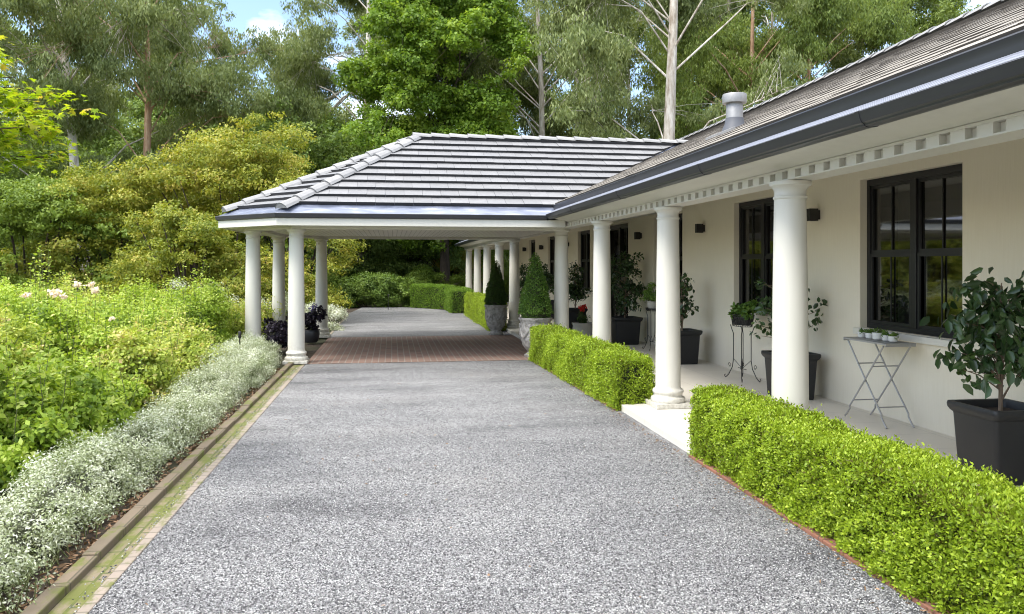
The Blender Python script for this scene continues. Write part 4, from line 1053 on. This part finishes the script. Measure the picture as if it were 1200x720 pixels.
# ================================================================== TREES
def tree_mesh(seed,H,lobes,n,L,W,leafm,barkm,r0,lean=(0,0),tmpl=T4,droop=0,sub=12,subr=.3,trunk_top=None,flat=.8,tone0=.45,shell=.7,first=.25,wob=.25,limb=.0095,tone_sp=.22,up=.5):
    rng=random.Random(seed); tt=trunk_top or H*.92
    pts=[];rad=[]
    for i in range(9):
        t_=i/8; pts.append((lean[0]*t_+wob*math.sin(t_*4+seed)*t_,lean[1]*t_+wob*math.cos(t_*3+seed)*t_,tt*t_)); rad.append(r0*(1-.72*t_)*(1.25 if i==0 else 1))
    m=MB(); m.tube(pts,rad,12)
    def at(z):
        t_=max(0,min(.999,z/tt))*8; i=int(t_); f=t_-i; return Vector(pts[i]).lerp(Vector(pts[i+1]),f)
    dummy=bpy.data.objects.new('tmp',None)
    f,cc,cr=crown('crown',lobes,n,L,W,leafm,None,seed,sub=sub,subr=subr,tmpl=tmpl,droop=droop,shell=shell,flat=flat,tone0=tone0,tone_sp=tone_sp,up=up)
    ends=[]
    for li_,l in enumerate(lobes):
        if limb<.01 and li_%5 in (1,3): continue
        c=Vector(l[:3]); zb=max(tt*first,min(tt*.97,c.z-.5*(Vector((c.x,c.y,0)).length)-rng.uniform(.3,1.5))); b=at(zb); mid=b.lerp(c,.45)+Vector((rng.uniform(-.4,.4),rng.uniform(-.4,.4),.12*(c-b).length)); q3=mid.lerp(c,.5)+Vector((rng.uniform(-.3,.3),rng.uniform(-.3,.3),rng.uniform(0,.3)))
        rb=min(limb*(c-b).length**.8+.01,r0*.5); m.tube([b,mid,q3,c],[rb,rb*.7,rb*.5,rb*.25],7); ends.append((q3,c,rb))
    for i in range(0,min(len(cc),700),2):
        c=Vector(cc[i]); e=min(ends,key=lambda q:(q[1]-c).length); s=e[0].lerp(e[1],rng.random()); m.tube([s,s.lerp(c,.5)+Vector((0,0,.1)),c],[e[2]*.3,e[2]*.2,.008],4)
    tr=m.build('trunk',barkm,None,smooth=True)
    return tr,f
def place(proto,lab,x,y,rz=0,sc=1,cat='gum tree',group='gum trees of the wood behind the house',name='gum_tree',first=False):
    tr,f=proto; o=empty(name,(x,y,-.05),rz,label=lab,cat=cat,group=group); o.scale=(sc,sc,sc)
    for s in (tr,f):
        if s.parent is None and first: s.parent=o
        else:
            c=s.copy(); COL.objects.link(c); c.parent=o
    return o
def euc_lobes(seed,H,w,z0,n=20,clear=True,ztop=None):
    rng=random.Random(seed); out=[]
    while len(out)<n:
        z=rng.uniform(z0,H); t_=(z-z0)/(H-z0); ww=w*(.55+.75*math.sin(PI*min(1,t_*.85+.12))); a=rng.uniform(0,2*PI); r_=ww*math.sqrt(rng.random())
        x,y=r_*math.cos(a),r_*math.sin(a)
        if clear and y<2.0*clear and abs(x)<2.2*clear: continue
        s=rng.uniform(.8,1.5); out.append((x,y,z,s*1.25,s*1.25,s*.85))
    return out
EUC=dict(tmpl=T4,droop=.62,sub=30,subr=.25,flat=.9,shell=.9,tone_sp=.24)
pA=tree_mesh(401,21,euc_lobes(1,21,4.2,5.5,36),80000,.20,.062,M['euc'],M['gum'],.33,lean=(.3,0),**EUC)
pB=tree_mesh(402,20,euc_lobes(2,20,4.0,5.0,36),80000,.20,.062,M['euc'],M['gum'],.24,lean=(-.4,0),**EUC)
pC=tree_mesh(403,19,euc_lobes(3,19,4.0,4.5,36),80000,.19,.062,M['euc_l'],M['gum_tan'],.22,lean=(1.0,0),**EUC)
pD=tree_mesh(404,22,euc_lobes(4,22,5.5,3.5,40,clear=False),60000,.24,.085,M['euc_l'],M['gum'],.26,lean=(.2,0),tmpl=T4,droop=.3,sub=20,subr=.30,flat=.8,shell=.9)
pE=tree_mesh(405,22,euc_lobes(5,22,5.5,3.0,40,clear=False),60000,.24,.085,M['euc'],M['gum'],.26,lean=(-.2,0),tmpl=T4,droop=.3,sub=20,subr=.30,flat=.8,shell=.9)
pF=tree_mesh(406,10,euc_lobes(6,9.5,4.2,1.6,30,clear=False),42000,.18,.09,M['und'],M['bark'],.18,tmpl=T4,droop=.1,sub=11,subr=.38,flat=.7)
def pl(p,px,z,lab,rz=0,sc=1,first=False,**k): return place(p,lab,*P(px,z),rz=rz,sc=sc,first=first,**k)
pl(pA,781,33,'tall pale trunked gum standing where the carport ridge meets the main roof',first=True)
pl(pB,637,42,'pale gum with a straight mottled trunk right of the bright sweetgum',first=True)
pl(pA,424,41,'white trunked gum rising left of the bright sweetgum',rz=.25,sc=.93)
pl(pC,866,41,'gum with a narrow brown trunk directly above the roof flue',first=True,rz=-.1)
pl(pC,936,43,'tan trunked gum right of the roof flue, over the house ridge',rz=.35,sc=1.02)
# leaning gums left
pG=tree_mesh(407,17,euc_lobes(7,17,4.8,4.0,36,clear=.4),90000,.17,.055,M['euc'],M['gum'],.24,lean=(-1.9,0),limb=.009,**EUC)
pl(pG,108,32,'white gum at left whose trunk leans left behind the lime maple',first=True)
pH=tree_mesh(408,16,euc_lobes(8,16,4.2,7.4,30,clear=.4),70000,.17,.055,M['euc'],M['gum_tan'],.22,lean=(.2,0),limb=.009,**EUC)
pl(pH,166,33,'gum with a short orange tan trunk section showing above the golden maple',first=True)
pI=tree_mesh(409,15,euc_lobes(9,15,3.8,4.5,24,clear=.4),40000,.17,.05,M['euc'],M['gum'],.15,lean=(-1.6,0),limb=.022,**EUC)
pl(pI,398,44,'sparse gum with bare white branches leaning left against the blue sky',first=True)
# backdrop wood
WD='dense tree in the far wood filling in behind the nearer gums'
bk=[(pD,-60,50),(pE,40,54),(pD,130,52),(pE,215,48),(pD,560,52),(pE,680,50),(pD,735,54),(pE,850,50),(pD,905,56),(pE,985,48),(pD,1060,52),(pE,490,56),(pD,1150,60),(pE,1230,55),(pD,-150,54),(pE,810,60),(pD,630,62)]
fd=fe=True
for i,(p,px,z) in enumerate(bk):
    ff=(p is pD and fd) or (p is pE and fe)
    if p is pD: fd=False
    else: fe=False
    sc=.92+.16*((i*37)%10)/10
    if px<430: sc*=.90
    pl(p,px,z,WD,rz=i*1.3,sc=sc,first=ff,cat='tree',group='far wood trees',name='forest_tree')
# understory
UD='rounded mid green understory tree below the gums'
uk=[(352,38,.98),(296,40,.92),(408,42,.95),(120,46,1.15),(190,50,1.2),(20,50,1.2),(330,40,.95),(385,44,1.0),(-20,36,.9),(60,40,.8),(230,38,.75),(480,42,.6),(560,46,.55),(620,50,.6),(700,46,.72),(760,52,.85),(830,46,.9),(905,50,1.05),(980,46,1.1),(290,52,1.15),(1050,50,1.1),(440,50,.9),(150,42,.8),(-110,44,1),(520,40,.5)]
for i,(px,z,sc) in enumerate(uk): pl(pF,px,z,UD,rz=i*.9,sc=sc,first=(i==0),cat='tree',group='understory trees of the wood',name='understory_tree')
# far screen of undergrowth
rng=random.Random(9); lob=[]
for px in range(-350,1500,38):
    x,y=P(px,66+rng.uniform(-3,3)); lob.append((x,y,rng.uniform(1,4),4,2.5,rng.uniform(3,5)))
o,_,_=crown('far_wood_undergrowth',lob,110000,.42,.22,M['mid_shrub'],None,450,sub=14,subr=.5,shell=.8)
tag(o,'dark mass of undergrowth closing the view at the back of the wood','undergrowth',kind='stuff')

# sweetgum
rng=random.Random(21); lobes=[]
for i in range(120):
    z=rng.uniform(2.6,17); ww=4.3*math.sqrt(max(.05,1-((z-6.5)/10.5)**2)) if z>6.5 else 4.3; a=rng.uniform(0,2*PI); r_=ww*rng.uniform(.15,.98)
    lobes.append((r_*math.cos(a),r_*math.sin(a)*(1 if i%2 else -abs(1)),z,1.05,1.05,.8))
pS=tree_mesh(500,16,lobes,260000,.15,.10,M['liquid'],M['bark'],.22,tmpl=T4,sub=14,subr=.36,flat=.65,shell=.7,tone_sp=.26,tone0=.5,droop=.1,up=.8)
pl(pS,522,38,'bright green sweetgum tree standing behind the carport roof',first=True,sc=1.14,cat='sweetgum tree',group=None,name='sweetgum_tree')
# trees seen beneath the carport
mound(470,43,5.2,4.2,46000,M['euc_l'],510,'spreading green tree seen under the carport beyond the far shrub',L=.14,low=.4,name='spreading_tree')
shrub('weeping_shrub','pale brownish weeping bush left of the far veranda columns',*P(534,40),[(0,0,2,.9,.9,1.8),(.5,0,1.6,.8,.8,1.4)],9000,.16,.03,M['maple'],511,droop=.75,tone0=.75)
shrub('side_shrub','green shrub seen between the farthest veranda columns',*P(596,41),[(0,0,1.2,1.6,1,1.3),(1.5,0,1,1.2,1,1.1)],12000,.12,.06,M['maple_g'],512)

# ================================================================== LIGHT, SKY, CAMERA
elev=R(54); sdir=Vector((-.85,-.48,0)).normalized()*math.cos(elev)+Vector((0,0,math.sin(elev)))
sun=bpy.data.lights.new('sun','SUN'); sun.energy=1.5; sun.angle=R(18); sun.color=(1,.955,.88)
so=bpy.data.objects.new('sun',sun); COL.objects.link(so); so.rotation_euler=sdir.to_track_quat('Z','Y').to_euler(); so.location=(-10,-5,20)
w=bpy.data.worlds.new('World'); S.world=w; w.use_nodes=True; nt=w.node_tree; bg=nt.nodes['Background']
sky=nt.nodes.new('ShaderNodeTexSky'); sky.sky_type='NISHITA'; sky.sun_disc=False; sky.sun_elevation=elev; sky.sun_rotation=math.atan2(sdir.x,sdir.y); sky.dust_density=1.2
tc=nt.nodes.new('ShaderNodeTexCoord'); mp=nt.nodes.new('ShaderNodeMapping'); mp.inputs['Scale'].default_value=(1,1,2.4); nz=nt.nodes.new('ShaderNodeTexNoise'); nz.inputs['Scale'].default_value=3.2; nz.inputs['Detail'].default_value=7
cr_=nt.nodes.new('ShaderNodeValToRGB'); cr_.color_ramp.elements[0].position=.50; cr_.color_ramp.elements[1].position=.75
mx=nt.nodes.new('ShaderNodeMix'); mx.data_type='RGBA'; mx.inputs[7].default_value=(14,13.9,13.8,1)
nt.links.new(tc.outputs['Generated'],mp.inputs[0]); nt.links.new(mp.outputs[0],nz.inputs['Vector']); sx=nt.nodes.new('ShaderNodeSeparateXYZ'); nt.links.new(tc.outputs['Generated'],sx.inputs[0])
ma=nt.nodes.new('ShaderNodeMath'); ma.operation='MULTIPLY_ADD'; ma.inputs[1].default_value=.50; nt.links.new(sx.outputs['Z'],ma.inputs[0])
mb2=nt.nodes.new('ShaderNodeMath'); mb2.operation='SUBTRACT'; mb2.inputs[1].default_value=.21; nt.links.new(nz.outputs['Fac'],mb2.inputs[0]); nt.links.new(mb2.outputs[0],ma.inputs[2])
nt.links.new(ma.outputs[0],cr_.inputs[0]); nt.links.new(cr_.outputs[0],mx.inputs[0]); nt.links.new(sky.outputs[0],mx.inputs[6]); nt.links.new(mx.outputs[2],bg.inputs[0])
bg.inputs[1].default_value=.15

cam=bpy.data.cameras.new('camera'); co=bpy.data.objects.new('camera',cam); COL.objects.link(co)
co.location=(0,0,EYE); co.rotation_euler=(PI/2,0,-TH); cam.sensor_width=36; cam.lens=36*FPX/1200; cam.shift_y=-49/1200; cam.clip_end=1500; cam.clip_start=.05
S.camera=co
S.view_settings.view_transform='Standard'; S.view_settings.look='None'; S.view_settings.gamma=1; S.view_settings.exposure=1.22
S.render.resolution_x=1024; S.render.resolution_y=614
S.cycles.filter_width=1.05; S.cycles.max_bounces=7; S.cycles.transparent_max_bounces=8
